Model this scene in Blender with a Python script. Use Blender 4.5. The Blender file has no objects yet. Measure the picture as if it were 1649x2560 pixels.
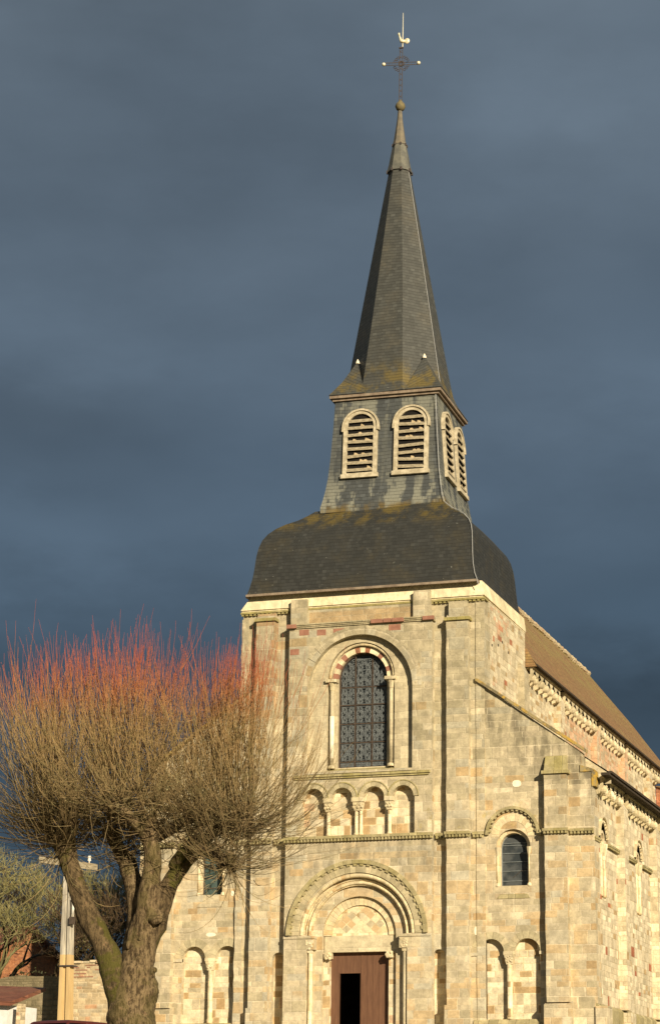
import bpy, math, random
import numpy as np
from mathutils import Vector, Matrix, noise
from mathutils.geometry import tessellate_polygon
R = math.radians; PI = math.pi
rng = random.Random(11)
scn = bpy.context.scene
col = scn.collection

# ------------------------------------------------------------------ camera
cam = bpy.data.cameras.new('camera'); co = bpy.data.objects.new('camera', cam); col.objects.link(co)
yaw, pitch, roll = R(-16.5956), R(15.8536), R(.14425)
f = Vector((math.sin(yaw)*math.cos(pitch), math.cos(yaw)*math.cos(pitch), math.sin(pitch)))
r0 = f.cross(Vector((0, 0, 1))).normalized(); u0 = r0.cross(f)
rr = r0*math.cos(roll)+u0*math.sin(roll); uu = -r0*math.sin(roll)+u0*math.cos(roll)
m = Matrix((rr, uu, -f)).transposed().to_4x4(); m.translation = Vector((26.538, -80.731, -3.608))
co.matrix_world = m
cam.sensor_fit = 'VERTICAL'; cam.sensor_height = 24; cam.lens = 24*5563.14/2560
cam.shift_x = (824.5-1049.44)/2560; cam.clip_end = 3000; cam.clip_start = .5
scn.camera = co
# ------------------------------------------------------------------ light
SAZ, SEL = 43, 21          # degrees right of the facade's normal, elevation
sd = Vector((math.sin(R(SAZ))*math.cos(R(SEL)), -math.cos(R(SAZ))*math.cos(R(SEL)), math.sin(R(SEL))))
sl = bpy.data.lights.new('sun', 'SUN'); sl.energy = 5.0; sl.angle = R(.5); sl.color = (1, .85, .62)
so = bpy.data.objects.new('sun', sl); col.objects.link(so)
so.rotation_euler = sd.to_track_quat('Z', 'Y').to_euler()
scn.view_settings.view_transform = 'Standard'; scn.view_settings.look = 'None'
scn.view_settings.exposure = .56; scn.view_settings.gamma = 1

class NT:
    """small expression helper over a node tree"""
    def __init__(s, t): s.t = t; s.N = t.nodes; s.L = t.links
    def link(s, v, sock):
        if isinstance(v, (int, float)):
            sock.default_value = v
        elif isinstance(v, (tuple, list)):
            n = len(sock.default_value); v = tuple(v)
            sock.default_value = (v+(1,))[:n] if len(v) < n else v[:n]
        else: s.L.new(v, sock)
    def n(s, typ, props=None, ins=None, out=0):
        d = s.N.new(typ)
        for k, v in (props or {}).items(): setattr(d, k, v)
        for k, v in (ins or {}).items(): s.link(v, d.inputs[k])
        return d.outputs[out]
    def m(s, op, a, b=0, c=0): return s.n('ShaderNodeMath', {'operation': op}, {0: a, 1: b, 2: c})
    def sep(s, v): d = s.N.new('ShaderNodeSeparateXYZ'); s.link(v, d.inputs[0]); return d.outputs
    def comb(s, x, y, z): return s.n('ShaderNodeCombineXYZ', None, {0: x, 1: y, 2: z})
    def noise(s, vec, scale, detail=4, rough=.55, out=0):
        return s.n('ShaderNodeTexNoise', None, {'Vector': vec, 'Scale': scale, 'Detail': detail, 'Roughness': rough}, out)
    def white(s, x, y, z): return s.n('ShaderNodeTexWhiteNoise', {'noise_dimensions': '3D'}, {'Vector': s.comb(x, y, z)})
    def ss(s, x, a, b): return s.n('ShaderNodeMapRange', {'interpolation_type': 'SMOOTHSTEP'}, {0: x, 1: a, 2: b, 3: 0., 4: 1.})
    def mix(s, fac, a, b, bt='MIX'):
        d = s.N.new('ShaderNodeMix'); d.data_type = 'RGBA'; d.blend_type = bt
        s.link(fac, d.inputs[0]); s.link(a, d.inputs[6]); s.link(b, d.inputs[7]); return d.outputs[2]
    def ramp(s, fac, stops, interp='LINEAR'):
        d = s.N.new('ShaderNodeValToRGB'); cr = d.color_ramp; cr.interpolation = interp
        while len(cr.elements) < len(stops): cr.elements.new(.5)
        for e, (p, c) in zip(cr.elements, stops): e.position = p; e.color = tuple(c)+(1,)
        s.link(fac, d.inputs[0]); return d.outputs[0]
    def vmul(s, v, k): return s.n('ShaderNodeVectorMath', {'operation': 'MULTIPLY'}, {0: v, 1: k})
    def vadd(s, v, k): return s.n('ShaderNodeVectorMath', {'operation': 'ADD'}, {0: v, 1: k})

w = bpy.data.worlds.new('World'); scn.world = w; w.use_nodes = True
T = NT(w.node_tree); T.N.clear()
sky = T.N.new('ShaderNodeTexSky'); sky.sky_type = 'NISHITA'; sky.sun_disc = False
sky.sun_elevation = R(SEL); sky.sun_rotation = math.atan2(sd.x, sd.y); sky.dust_density = 2.5
dirv = T.n('ShaderNodeTexCoord', out=0)
X, Y, Z = T.sep(dirv)
nz = T.noise(T.vadd(T.vmul(dirv, (1.6, 1.6, 3.4)), (0, 0, 2.2)), 3.2, 4, .48)
nz2 = T.noise(T.vadd(T.vmul(dirv, (1., 1., 2.4)), (3.1, 0, .7)), 6.5, 7, .58)
zz = T.m('ADD', Z, T.m('MULTIPLY', T.m('SUBTRACT', nz, .5), .10))
base = T.ramp(zz, [(0, (.027, .043, .058)), (.13, (.033, .054, .076)), (.22, (.043, .068, .097)), (.30, (.055, .081, .112)), (.40, (.067, .092, .121)), (.50, (.079, .104, .131)), (1, (.12, .145, .165))])
lum = T.m('ADD', .37, T.m('ADD', T.m('MULTIPLY', nz, .72), T.m('MULTIPLY', nz2, .56)))
def bank(lum, az, el, wa, we, amt):      # a paler or darker bank of the storm cloud at a compass bearing and height
    c = Vector((math.sin(R(az))*math.cos(R(el)), math.cos(R(az))*math.cos(R(el)), math.sin(R(el))))
    du = T.m('DIVIDE', T.m('ADD', T.m('MULTIPLY', T.m('SUBTRACT', X, c.x), math.cos(R(az))), T.m('MULTIPLY', T.m('SUBTRACT', Y, c.y), -math.sin(R(az)))), math.sin(R(wa)))
    dv = T.m('DIVIDE', T.m('ADD', T.m('SUBTRACT', Z, c.z), T.m('MULTIPLY', T.m('SUBTRACT', nz2, .5), .10)), math.sin(R(we)))
    g = T.m('EXPONENT', T.m('MULTIPLY', T.m('ADD', T.m('MULTIPLY', du, du), T.m('MULTIPLY', dv, dv)), -1))
    return T.m('ADD', lum, T.m('MULTIPLY', T.m('MULTIPLY', g, amt), T.m('GREATER_THAN', Y, 0)))
for a_ in ((-27.5, 14.4, 4.5, 1.1, .26), (-10, 19.5, 3.2, 2.0, .22), (-10.6, 13.3, 3, 1.2, .22), (-26.8, 17.8, 3.0, 1.8, -.20), (-10.5, 10.3, 3, 1.6, -.22), (-12, 28, 5, 2.4, .14), (-25, 10.5, 5, 1.7, -.16), (-21, 16, 2, 1.5, .10), (-28, 27, 3, 4, -.08)): lum = bank(lum, *a_)
storm = T.mix(1, base, T.comb(lum, lum, lum), 'MULTIPLY')
storm10 = T.vmul(storm, (20, 20, 20))
clear = T.m('MULTIPLY', T.ss(Y, .35, -.35), .13)          # the storm stands beyond the church, clear sky behind the viewer
skyc = T.mix(clear, storm10, sky.outputs[0])
bg = T.n('ShaderNodeBackground', None, {'Color': skyc, 'Strength': .05})
wo = T.N.new('ShaderNodeOutputWorld'); T.L.new(bg, wo.inputs[0])
w.light_settings.distance = 10

# ------------------------------------------------------------------ materials
def newmat(name):
    mt = bpy.data.materials.new(name); mt.use_nodes = True; t = NT(mt.node_tree)
    b = t.N['Principled BSDF']; b.inputs['Specular IOR Level'].default_value = .25
    return mt, t, b
def bump(t, b, h, strength, dist):
    o = t.n('ShaderNodeBump', None, {'Height': h, 'Strength': strength, 'Distance': dist}); t.L.new(o, b.inputs['Normal'])
def pos(t): return t.n('ShaderNodeNewGeometry', out=0)

def masonry(name, stops, h=.29, wd=.50, mortar=(.68, .59, .42), joint=.015, lichen=.5, lz=(0, 20), seed=0, mfac=.75, jit=.5, extra=None, grain=.3, lcol=(.27, .24, .15)):
    mt, t, b = newmat(name); p = pos(t)
    uv = t.n('ShaderNodeUVMap'); u, v, _ = t.sep(uv)
    wob = t.noise(p, 2.2, 3); wob2 = t.noise(t.vadd(p, (9, 4, 2)), 2.2, 3)
    u = t.m('ADD', u, t.m('MULTIPLY', t.m('SUBTRACT', wob, .5), .06)); 
    v = t.m('ADD', v, t.m('MULTIPLY', t.m('SUBTRACT', wob2, .5), .045))
    v = t.m('ADD', t.m('ADD', v, t.m('MULTIPLY', t.m('SINE', t.m('MULTIPLY', v, 2.7)), .12)), t.m('MULTIPLY', t.m('SINE', t.m('MULTIPLY', v, 6.1)), .045))
    vr = t.m('DIVIDE', v, h); row = t.m('FLOOR', vr); fy = t.m('FRACT', vr)
    rw = t.white(row, seed, 3.3); rw2 = t.white(row, seed, 7.7)
    wrow = t.m('MULTIPLY', wd, t.m('ADD', .72, t.m('MULTIPLY', rw, .7)))
    ur = t.m('ADD', t.m('DIVIDE', u, wrow), t.m('MULTIPLY', rw2, 13))
    ur = t.m('ADD', ur, t.m('MULTIPLY', t.noise(t.comb(t.m('MULTIPLY', ur, .8), t.m('MULTIPLY', row, 3.7), seed), 1., 0), jit*2))
    colm = t.m('FLOOR', ur); fx = t.m('FRACT', ur)
    rnd = t.white(colm, row, seed+.5); rnd2 = t.white(colm, row, seed+5.5)
    dx = t.m('MULTIPLY', t.m('MINIMUM', fx, t.m('SUBTRACT', 1, fx)), wrow)
    dy = t.m('MULTIPLY', t.m('MINIMUM', fy, t.m('SUBTRACT', 1, fy)), h)
    ed = t.m('MINIMUM', dx, dy)
    ed = t.m('ADD', ed, t.m('MULTIPLY', t.m('SUBTRACT', t.noise(p, 14, 2), .5), .02))
    jm = t.m('MULTIPLY', t.m('SUBTRACT', 1, t.ss(ed, joint*.35, joint*1.2)), t.m('ADD', .35, t.m('MULTIPLY', t.ss(t.noise(t.vadd(p, (4, 4, 1)), .9, 3), .38, .6), .65)))
    c = t.ramp(rnd, stops, 'CONSTANT')
    if extra: c = extra(t, p, c, rnd, rnd2)
    lum = t.m('ADD', .84, t.m('MULTIPLY', rnd2, .30)); c = t.mix(1, c, t.comb(lum, lum, lum), 'MULTIPLY')
    c = t.mix(t.m('MULTIPLY', jm, mfac), c, mortar)
    # lichen and grime
    x, y, z = t.sep(p)
    ln = t.noise(p, .55, 6, .68); ln2 = t.noise(t.vmul(p, (1.6, 1.6, .45)), 1.1, 6, .7)
    zb = t.m('MULTIPLY', t.m('SUBTRACT', t.ss(z, lz[0], lz[1]), .5), .22)
    lm = t.ss(t.m('ADD', t.m('ADD', t.m('MULTIPLY', ln, .5), t.m('MULTIPLY', ln2, .5)), zb), .42, .64)
    c = t.mix(t.m('MULTIPLY', lm, lichen), c, lcol)
    pt = t.ss(t.noise(t.vadd(p, (2, 7, 1)), 2.6, 8, .78), .36, .66); pl_ = t.m('ADD', .74, t.m('MULTIPLY', pt, .36)); c = t.mix(1, c, t.comb(pl_, pl_, t.m('MULTIPLY', pl_, .985)), 'MULTIPLY')
    # fine mottling, white and dark specks
    g = t.noise(p, 9, 6, .75); gl = t.m('ADD', 1-grain, t.m('MULTIPLY', g, grain*2)); c = t.mix(1, c, t.comb(gl, gl, gl), 'MULTIPLY')
    sp = t.ss(t.noise(p, 16, 2), .69, .75); c = t.mix(t.m('MULTIPLY', sp, .45), c, (.72, .64, .45))
    dk = t.ss(t.noise(t.vadd(p, (5, 5, 5)), 11, 3), .66, .74); c = t.mix(t.m('MULTIPLY', dk, .4), c, (.16, .13, .08))
    t.L.new(c, b.inputs['Base Color']); b.inputs['Roughness'].default_value = .95
    hgt = t.m('ADD', t.m('MULTIPLY', t.m('SUBTRACT', 1, jm), .7), t.m('ADD', t.m('MULTIPLY', g, .7), t.m('MULTIPLY', rnd2, .3)))
    bump(t, b, hgt, .6, .025)
    return mt

K = dict(khaki=(.50, .43, .29), khaki2=(.44, .38, .25), cream=(.64, .555, .39), cream2=(.57, .485, .33), grey=(.49, .445, .33), brown=(.40, .275, .14), brown2=(.46, .33, .175), red=(.40, .15, .08), pink=(.50, .35, .22), white=(.74, .66, .47))
def facade_extra(t, p, c, rnd, rnd2):
    x, y, z = t.sep(p)
    # more brown and honey blocks low down, greyer ones high up
    low = t.m('SUBTRACT', 1, t.ss(z, 5.5, 9.5))
    nz = t.noise(p, .45, 2)
    m1 = t.m('MULTIPLY', t.m('GREATER_THAN', rnd2, .72), t.m('MULTIPLY', low, t.ss(nz, .38, .52)))
    c = t.mix(t.m('MULTIPLY', m1, .7), c, K['brown2'])
    m2 = t.m('MULTIPLY', t.m('LESS_THAN', rnd2, .16), low); c = t.mix(t.m('MULTIPLY', m2, .55), c, K['cream'])
    # grey run-off below the string course, over the portal
    ro = t.m('MULTIPLY', t.ss(t.noise(t.vmul(p, (2.2, 2.2, .5)), 1.4, 6, .7), .40, .60), t.m('MULTIPLY', t.ss(z, 5.4, 6.6), t.m('LESS_THAN', z, 7.5)))
    ro = t.m('MULTIPLY', ro, t.m('LESS_THAN', x, 3.3)); c = t.mix(t.m('MULTIPLY', ro, .6), c, (.24, .21, .145))
    # yellow lichen patch band above the string course and on the shoulders
    yl = t.m('MULTIPLY', t.ss(t.noise(p, 1.3, 5, .7), .55, .68), t.m('MULTIPLY', t.ss(z, 7.4, 7.7), t.m('SUBTRACT', 1, t.ss(z, 7.9, 9.2))))
    c = t.mix(t.m('MULTIPLY', yl, .8), c, (.38, .29, .06))
    # brown and orange stones of the left corner pilaster
    lp = t.m('MULTIPLY', t.m('MULTIPLY', t.m('LESS_THAN', x, -3.35), t.ss(z, 12, 13)), t.m('GREATER_THAN', x, -4.3))
    lpm = t.m('MULTIPLY', lp, t.m('GREATER_THAN', rnd2, .45)); c = t.mix(t.m('MULTIPLY', lpm, .8), c, (.40, .22, .10))
    # a course of brown blocks below the tower cornice
    bb = t.m('MULTIPLY', t.m('MULTIPLY', t.ss(z, 16.0, 16.05), t.m('LESS_THAN', z, 16.5)), t.m('MULTIPLY', t.m('LESS_THAN', x, 2.3), t.m('GREATER_THAN', x, -2.)))
    c = t.mix(t.m('MULTIPLY', bb, .75), c, (.50, .31, .14))
    return c
M = {}
M['facade'] = masonry('weathered ashlar', [(0, K['khaki']), (.22, K['khaki2']), (.42, K['grey']), (.60, K['cream2']), (.78, K['khaki']), (.92, K['brown2']), (.955, K['cream'])],
    lichen=.44, lz=(5, 15), seed=1, extra=facade_extra)
def stain_extra(t, p, c, rnd, rnd2):
    c = facade_extra(t, p, c, rnd, rnd2); x, y, z = t.sep(p)
    # black run-off stains under the raking coping
    n = t.noise(t.vmul(p, (1.2, 1, .35)), 1.5, 5, .6)
    band = t.m('MULTIPLY', t.ss(t.m('ADD', z, t.m('MULTIPLY', x, .69)), 14.0, 15.6), t.m('GREATER_THAN', x, 4.6))
    mk = t.m('MULTIPLY', t.ss(n, .43, .58), band); c = t.mix(t.m('MULTIPLY', mk, .8), c, (.17, .145, .10))
    return c
M['aisle'] = masonry('weathered aisle ashlar', [(0, K['khaki']), (.24, K['khaki2']), (.40, K['cream2']), (.62, K['khaki']), (.82, K['brown2']), (.90, K['cream']), (.95, K['grey'])],
    lichen=.40, lz=(5, 14), seed=4, extra=stain_extra)
def side_extra(t, p, c, rnd, rnd2):
    x, y, z = t.sep(p)
    red = t.m('MULTIPLY', t.m('MULTIPLY', t.ss(y, 13.5, 14.5), t.m('SUBTRACT', 1, t.ss(y, 26, 28))), t.ss(z, 10, 10.5))
    nz = t.noise(p, .5, 3)
    c = t.mix(t.m('MULTIPLY', red, t.m('ADD', .18, t.m('MULTIPLY', t.m('GREATER_THAN', rnd2, .5), .45))), c, (.56, .28, .155))
    tw = t.m('MULTIPLY', t.m('MULTIPLY', t.m('LESS_THAN', y, 4.2), t.ss(z, 12.5, 13.2)), t.m('GREATER_THAN', rnd2, .72))
    c = t.mix(t.m('MULTIPLY', tw, t.m('MULTIPLY', .6, t.ss(nz, .46, .54))), c, (.52, .27, .16)); return c
M['side'] = masonry('pale side ashlar', [(0, K['cream']), (.3, K['cream2']), (.5, K['white']), (.66, K['khaki']), (.80, K['cream']), (.93, K['brown2']), (.985, K['red'])],
    h=.22, wd=.40, lichen=.18, lz=(0, 20), seed=7, mortar=(.50, .40, .24), mfac=.5, extra=side_extra)
M['niche'] = masonry('honey niche masonry', [(0, K['cream']), (.26, K['cream2']), (.46, K['white']), (.60, K['brown2']), (.72, K['khaki']), (.80, K['cream']), (.92, K['brown']), (.97, K['pink'])],
    h=.26, wd=.36, lichen=.12, seed=9, mortar=(.80, .64, .38), mfac=.85)
M['inner'] = masonry('smooth limestone', [(0, (.55, .48, .325)), (.4, (.51, .44, .295)), (.75, (.58, .505, .345))], h=.32, wd=.6, lichen=.35, seed=12, mortar=(.60, .52, .36), joint=.01, mfac=.5, grain=.2, lcol=(.40, .335, .205))
M['portal'] = masonry('cream portal stone', [(0, (.74, .62, .40)), (.45, (.68, .54, .32)), (.7, (.78, .68, .46)), (.93, K['brown2'])], h=.3, wd=.42, lichen=.08, seed=15, mortar=(.62, .50, .30), mfac=.6, grain=.15)
M['vous'] = masonry('voussoir stone', [(0, (.70, .59, .38)), (.4, (.62, .51, .31)), (.7, (.66, .56, .36)), (.92, (.50, .36, .19))], h=50, wd=.2, lichen=.18, seed=18, mortar=(.50, .40, .24), joint=.012, mfac=.6, jit=.1, grain=.2)
M['vousgrey'] = masonry('grey voussoir stone', [(0, (.47, .41, .26)), (.4, (.42, .36, .22)), (.7, (.52, .44, .28))], h=50, wd=.22, lichen=.45, seed=19, mortar=(.36, .30, .18), joint=.012, mfac=.6, jit=.1)
M['plaster'] = masonry('new cream stone', [(0, (.80, .70, .47)), (.5, (.77, .67, .44))], h=50, wd=.55, lichen=.10, seed=21, mortar=(.58, .48, .3), joint=.01, mfac=.5, grain=.12)
M['string'] = masonry('lichened moulding', [(0, (.36, .31, .17)), (.5, (.42, .36, .2)), (.8, (.33, .28, .14))], h=50, wd=.5, lichen=.7, lcol=(.30, .26, .08), seed=22, mortar=(.2, .17, .1), mfac=.6)
M['corbel'] = masonry('carved corbel stone', [(0, (.70, .60, .40)), (.5, (.60, .51, .32)), (.8, (.76, .68, .48))], h=50, wd=.4, lichen=.3, seed=24, mortar=(.4, .33, .2), mfac=.5)
M['brick'] = masonry('red brick', [(0, (.36, .12, .06)), (.5, (.42, .16, .08)), (.8, (.30, .10, .05))], h=.075, wd=.22, lichen=.15, seed=26, mortar=(.42, .30, .2), joint=.012, mfac=.5)
M['rubble'] = masonry('rubble wall stone', [(0, (.56, .44, .27)), (.3, (.48, .37, .22)), (.55, (.64, .53, .35)), (.8, (.50, .30, .17)), (.88, (.45, .38, .26))], h=.13, wd=.26, lichen=.25, seed=29, mortar=(.60, .49, .32), joint=.03, mfac=.7, jit=.8, lz=(-3, 5))
M['oldwall'] = masonry('dark mossy rubble', [(0, (.30, .24, .15)), (.4, (.25, .20, .12)), (.7, (.34, .27, .17))], h=.14, wd=.3, lichen=.6, seed=31, mortar=(.16, .13, .08), joint=.03, mfac=.7, jit=.8, lz=(-3, 2), lcol=(.15, .13, .07))

def slate(name, base, patina, moss, hz, wz=.17, hh=.115, streak=.0, mz=None, seed=0, pscale=1.):
    mt, t, b = newmat(name); p = pos(t); uv = t.n('ShaderNodeUVMap'); u, v, _ = t.sep(uv)
    v = t.m('ADD', v, t.m('MULTIPLY', t.m('SUBTRACT', t.noise(p, .8, 2), .5), .12))
    vr = t.m('DIVIDE', v, hh); row = t.m('FLOOR', vr); fy = t.m('FRACT', vr)
    ur = t.m('ADD', t.m('DIVIDE', u, wz), t.m('ADD', t.m('MULTIPLY', row, .5), t.m('MULTIPLY', t.white(row, seed, 1), .4)))
    cc = t.m('FLOOR', ur); fx = t.m('FRACT', ur); rnd = t.white(cc, row, seed); rnd2 = t.white(cc, row, seed+3)
    c = t.ramp(rnd, [(0, tuple(k*.82 for k in base)), (.6, base), (.95, tuple(k*1.15 for k in base)), (1, tuple(k*1.45 for k in base))])
    n1 = t.noise(p, .9*pscale, 5, .65); n2 = t.noise(t.vmul(p, (2.6, 2.6, .28)), .8, 5, .6)
    pm = t.m('MULTIPLY', t.ss(n1, .45, .66), t.m('ADD', .35, t.m('MULTIPLY', rnd2, .65))); c = t.mix(t.m('MULTIPLY', pm, .75), c, patina)
    x, y, z = t.sep(p)
    if streak:
        band = t.m('MAXIMUM', t.m('SUBTRACT', 1, t.ss(z, 21.4, 23.4)), t.m('MULTIPLY', t.m('ADD', .25, t.ss(z, 24.2, 25.5)), .7))
        sm = t.m('MULTIPLY', t.ss(t.m('ADD', n2, t.m('MULTIPLY', rnd2, .10)), .49, .60), band); c = t.mix(t.m('MULTIPLY', sm, streak), c, (.25, .25, .195))
    if moss and hz:
        zm = t.m('MULTIPLY', t.ss(z, hz[0], hz[1]), t.m('SUBTRACT', 1, t.ss(z, hz[2], hz[3])))
        mm = t.m('MULTIPLY', t.ss(t.noise(t.vadd(p, (3, 1, 7)), 1.3, 6, .7), .43, .62), zm); c = t.mix(t.m('MULTIPLY', mm, .8), c, moss)
    jx = t.m('LESS_THAN', t.m('MULTIPLY', t.m('MINIMUM', fx, t.m('SUBTRACT', 1, fx)), wz), .007)
    jy = t.m('LESS_THAN', t.m('MULTIPLY', fy, hh), .014)
    j = t.m('MAXIMUM', t.m('MULTIPLY', jx, .35), jy); c = t.mix(t.m('MULTIPLY', j, .75), c, (.012, .011, .009))
    sp = t.ss(t.noise(p, 8, 2), .72, .77); c = t.mix(t.m('MULTIPLY', sp, .4), c, (.3, .3, .26))
    t.L.new(c, b.inputs['Base Color']); b.inputs['Roughness'].default_value = .62
    bump(t, b, t.m('ADD', t.m('MULTIPLY', t.m('SUBTRACT', 1, fy), .6), t.m('ADD', t.m('MULTIPLY', rnd, .5), t.m('MULTIPLY', t.noise(p, 6, 4), .5))), .5, .014)
    return mt
M['slate_dome'] = slate('dome slate', (.032, .033, .030), (.052, .046, .030), (.12, .088, .022), (19.9, 20.5, 21.0, 21.5), hh=.15, seed=3)
M['slate_belfry'] = slate('belfry slate', (.060, .066, .066), (.085, .092, .085), (.15, .10, .02), (20.6, 20.9, 21.0, 21.4), wz=.2, hh=.15, streak=.7, seed=5)
M['slate_spire'] = slate('spire slate', (.058, .060, .054), (.084, .078, .060), (.14, .105, .03), (26, 26.1, 26.6, 27.8), wz=.19, hh=.14, seed=8, pscale=.7)
M['tile'] = slate('mossy brown tile', (.24, .138, .06), (.26, .20, .075), (.27, .225, .07), (16.5, 19.5, 30, 40), wz=.18, hh=.12, seed=13)
M['redtile'] = slate('red clay tile', (.19, .075, .045), (.20, .10, .06), None, None, wz=.22, hh=.16, seed=14)

def plain(name, c, c2=None, rough=.8, scale=6, bumpd=0, metal=0, stretch=(1, 1, 1)):
    mt, t, b = newmat(name); p = pos(t)
    n = t.noise(t.vmul(p, stretch), scale, 6, .65)
    t.L.new(t.mix(t.ss(n, .35, .65), c, c2 or tuple(k*.75 for k in c)), b.inputs['Base Color'])
    b.inputs['Roughness'].default_value = rough; b.inputs['Metallic'].default_value = metal
    if bumpd: bump(t, b, n, .6, bumpd)
    return mt
M['lead'] = plain('weathered lead', (.14, .137, .11), (.09, .09, .078), .6, 4, .01)
M['tan'] = plain('oxidised metal cap', (.17, .145, .10), (.12, .108, .085), .6, 5, .01)
M['wood'] = plain('painted belfry timber', (.52, .46, .33), (.33, .285, .19), .8, 5, .006)
M['slat'] = plain('grey weathered louvre wood', (.40, .345, .235), (.22, .185, .12), .9, 7, .01, stretch=(1, 1, 3))
M['rubbish'] = plain('pale nesting litter', (.50, .40, .25), (.33, .26, .15), .95, 9, .01)
M['gutter'] = plain('timber eave board', (.27, .215, .155), (.17, .13, .095), .8, 4, .006)
M['darkwood'] = plain('dark eave wood', (.06, .045, .03), (.04, .03, .02), .9, 4)  # dark brown wood of the aisle and nave gutters
M['cable'] = plain('zinc cable', (.42, .43, .42), (.34, .34, .33), .5, 4)
M['iron'] = plain('dark wrought iron', (.055, .05, .05), (.08, .06, .05), .6, 9)
M['rustbar'] = plain('rusty window bar', (.085, .062, .045), (.055, .042, .032), .8, 6)
M['grille'] = plain('pale wrought grille', (.19, .21, .215), (.13, .145, .15), .6, 6)
M['gilt'] = plain('pale gilded metal', (.80, .74, .52), (.6, .55, .38), .4, 6, metal=.2)
M['globe'] = plain('ochre weathered globe', (.17, .14, .06), (.12, .10, .06), .7, 8)
M['door'] = plain('brown painted door', (.15, .077, .044), (.115, .058, .034), .6, 3, .004, stretch=(4, 4, .5))
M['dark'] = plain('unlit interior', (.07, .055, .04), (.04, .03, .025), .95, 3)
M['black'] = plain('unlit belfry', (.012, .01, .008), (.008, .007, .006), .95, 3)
mt, t, b = newmat('pole concrete with tan foot'); p = pos(t); n = t.noise(t.vmul(p, (4, 4, .35)), 3, 5, .6)
c = t.mix(t.ss(n, .38, .62), (.50, .46, .37), (.27, .245, .20)); c = t.mix(t.m('LESS_THAN', t.sep(p)[2], 2.98), c, t.mix(t.ss(n, .35, .65), (.56, .41, .20), (.47, .33, .155)))  # grey concrete above a set height, tan below it
t.L.new(c, b.inputs['Base Color']); b.inputs['Roughness'].default_value = .9; bump(t, b, n, .4, .01); M['concrete'] = mt
M['pinkred'] = plain('red fired tile course', (.33, .165, .11), (.25, .12, .08), .9, 5, .01)
M['whitestone'] = plain('white chalk stone', (.82, .76, .60), (.74, .66, .48), .9, 5, .004)
M['whitewash'] = plain('whitewashed render', (.70, .70, .68), (.6, .6, .57), .9, 5, .003)
M['carpaint'] = plain('maroon car paint', (.085, .020, .017), (.07, .018, .015), .35, 3)
M['carglass'] = plain('tinted car glass', (.02, .022, .025), (.02, .022, .025), .1, 3)
M['rubber'] = plain('tyre rubber', (.02, .02, .02), (.025, .025, .025), .9, 9)
M['ceramic'] = plain('white porcelain insulator', (.8, .78, .7), (.7, .68, .6), .3, 5)
M['grass'] = plain('winter grass', (.10, .10, .035), (.16, .12, .06), .95, .8, .03)
M['gravel'] = plain('pale gravel', (.42, .36, .25), (.34, .29, .2), .95, 3, .01)
mt, t, b = newmat('dark leaded glass'); p = pos(t)
t.L.new(t.mix(t.ss(t.noise(p, 2.5, 3), .4, .6), (.035, .042, .046), (.075, .082, .084)), b.inputs['Base Color']); b.inputs['Roughness'].default_value = .3
bump(t, b, t.noise(p, 3, 2), .4, .03); M['glass'] = mt
mt, t, b = newmat('bluish leaded glass'); p = pos(t)
t.L.new(t.mix(t.ss(t.noise(p, 2.5, 3), .4, .6), (.045, .075, .07), (.07, .10, .09)), b.inputs['Base Color']); b.inputs['Roughness'].default_value = .3; M['glassblue'] = mt

def barkmat(name, c1, c2, moss, mossamt):
    mt, t, b = newmat(name); p = pos(t)
    x, y, z = t.sep(p)
    n = t.noise(t.vmul(p, (5, 5, 1.3)), 2.8, 9, .78); n2 = t.noise(p, 1.7, 4, .6)
    c = t.mix(t.ss(n, .42, .58), c1, c2)
    mm = t.m('MULTIPLY', t.ss(n2, .47, .58), mossamt); c = t.mix(mm, c, moss)
    wv = t.ss(t.noise(t.vadd(p, (8, 2, 3)), 7, 3), .66, .71); c = t.mix(t.m('MULTIPLY', wv, .4), c, (.35, .22, .12))
    t.L.new(c, b.inputs['Base Color']); b.inputs['Roughness'].default_value = .95
    bump(t, b, t.m('ADD', n, t.m('MULTIPLY', n2, .6)), 1., .09); return mt
M['bark'] = barkmat('pollard bark', (.055, .036, .017), (.25, .18, .095), (.10, .085, .022), .45)
M['barkmoss'] = barkmat('mossy bark', (.055, .038, .018), (.17, .12, .06), (.085, .080, .012), .8)
def twigmat(name, stops):
    mt, t, b = newmat(name); a = t.n('ShaderNodeAttribute', {'attribute_name': 'tip'}, out=2); p = pos(t)
    a2 = t.m('ADD', a, t.m('MULTIPLY', t.m('SUBTRACT', t.noise(p, 1.5, 3), .5), .2))
    c = t.ramp(a2, stops); c = t.mix(t.ss(t.noise(p, 3.3, 2), .45, .65), c, t.mix(1, c, (.75, .85, .8), 'MULTIPLY')); n = t.noise(p, 6, 3); l = t.m('ADD', .6, t.m('MULTIPLY', n, .8))
    c = t.mix(1, c, t.comb(l, l, l), 'MULTIPLY'); t.L.new(c, b.inputs['Base Color']); b.inputs['Roughness'].default_value = .7; return mt
M['twig'] = twigmat('lime shoots', [(0, (.11, .078, .038)), (.28, (.25, .18, .085)), (.55, (.33, .215, .095)), (.72, (.39, .155, .065)), (.84, (.40, .11, .058)), (1, (.36, .085, .06))])
M['lichentwig'] = twigmat('lichened twigs', [(0, (.07, .055, .03)), (.4, (.17, .15, .065)), (1, (.27, .235, .10))])
M['darktwig'] = twigmat('dark twigs', [(0, (.05, .035, .02)), (1, (.10, .065, .035))])
M['leafdark'] = plain('dark evergreen leaf', (.035, .04, .018), (.06, .055, .02), .7, 3)

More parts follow.
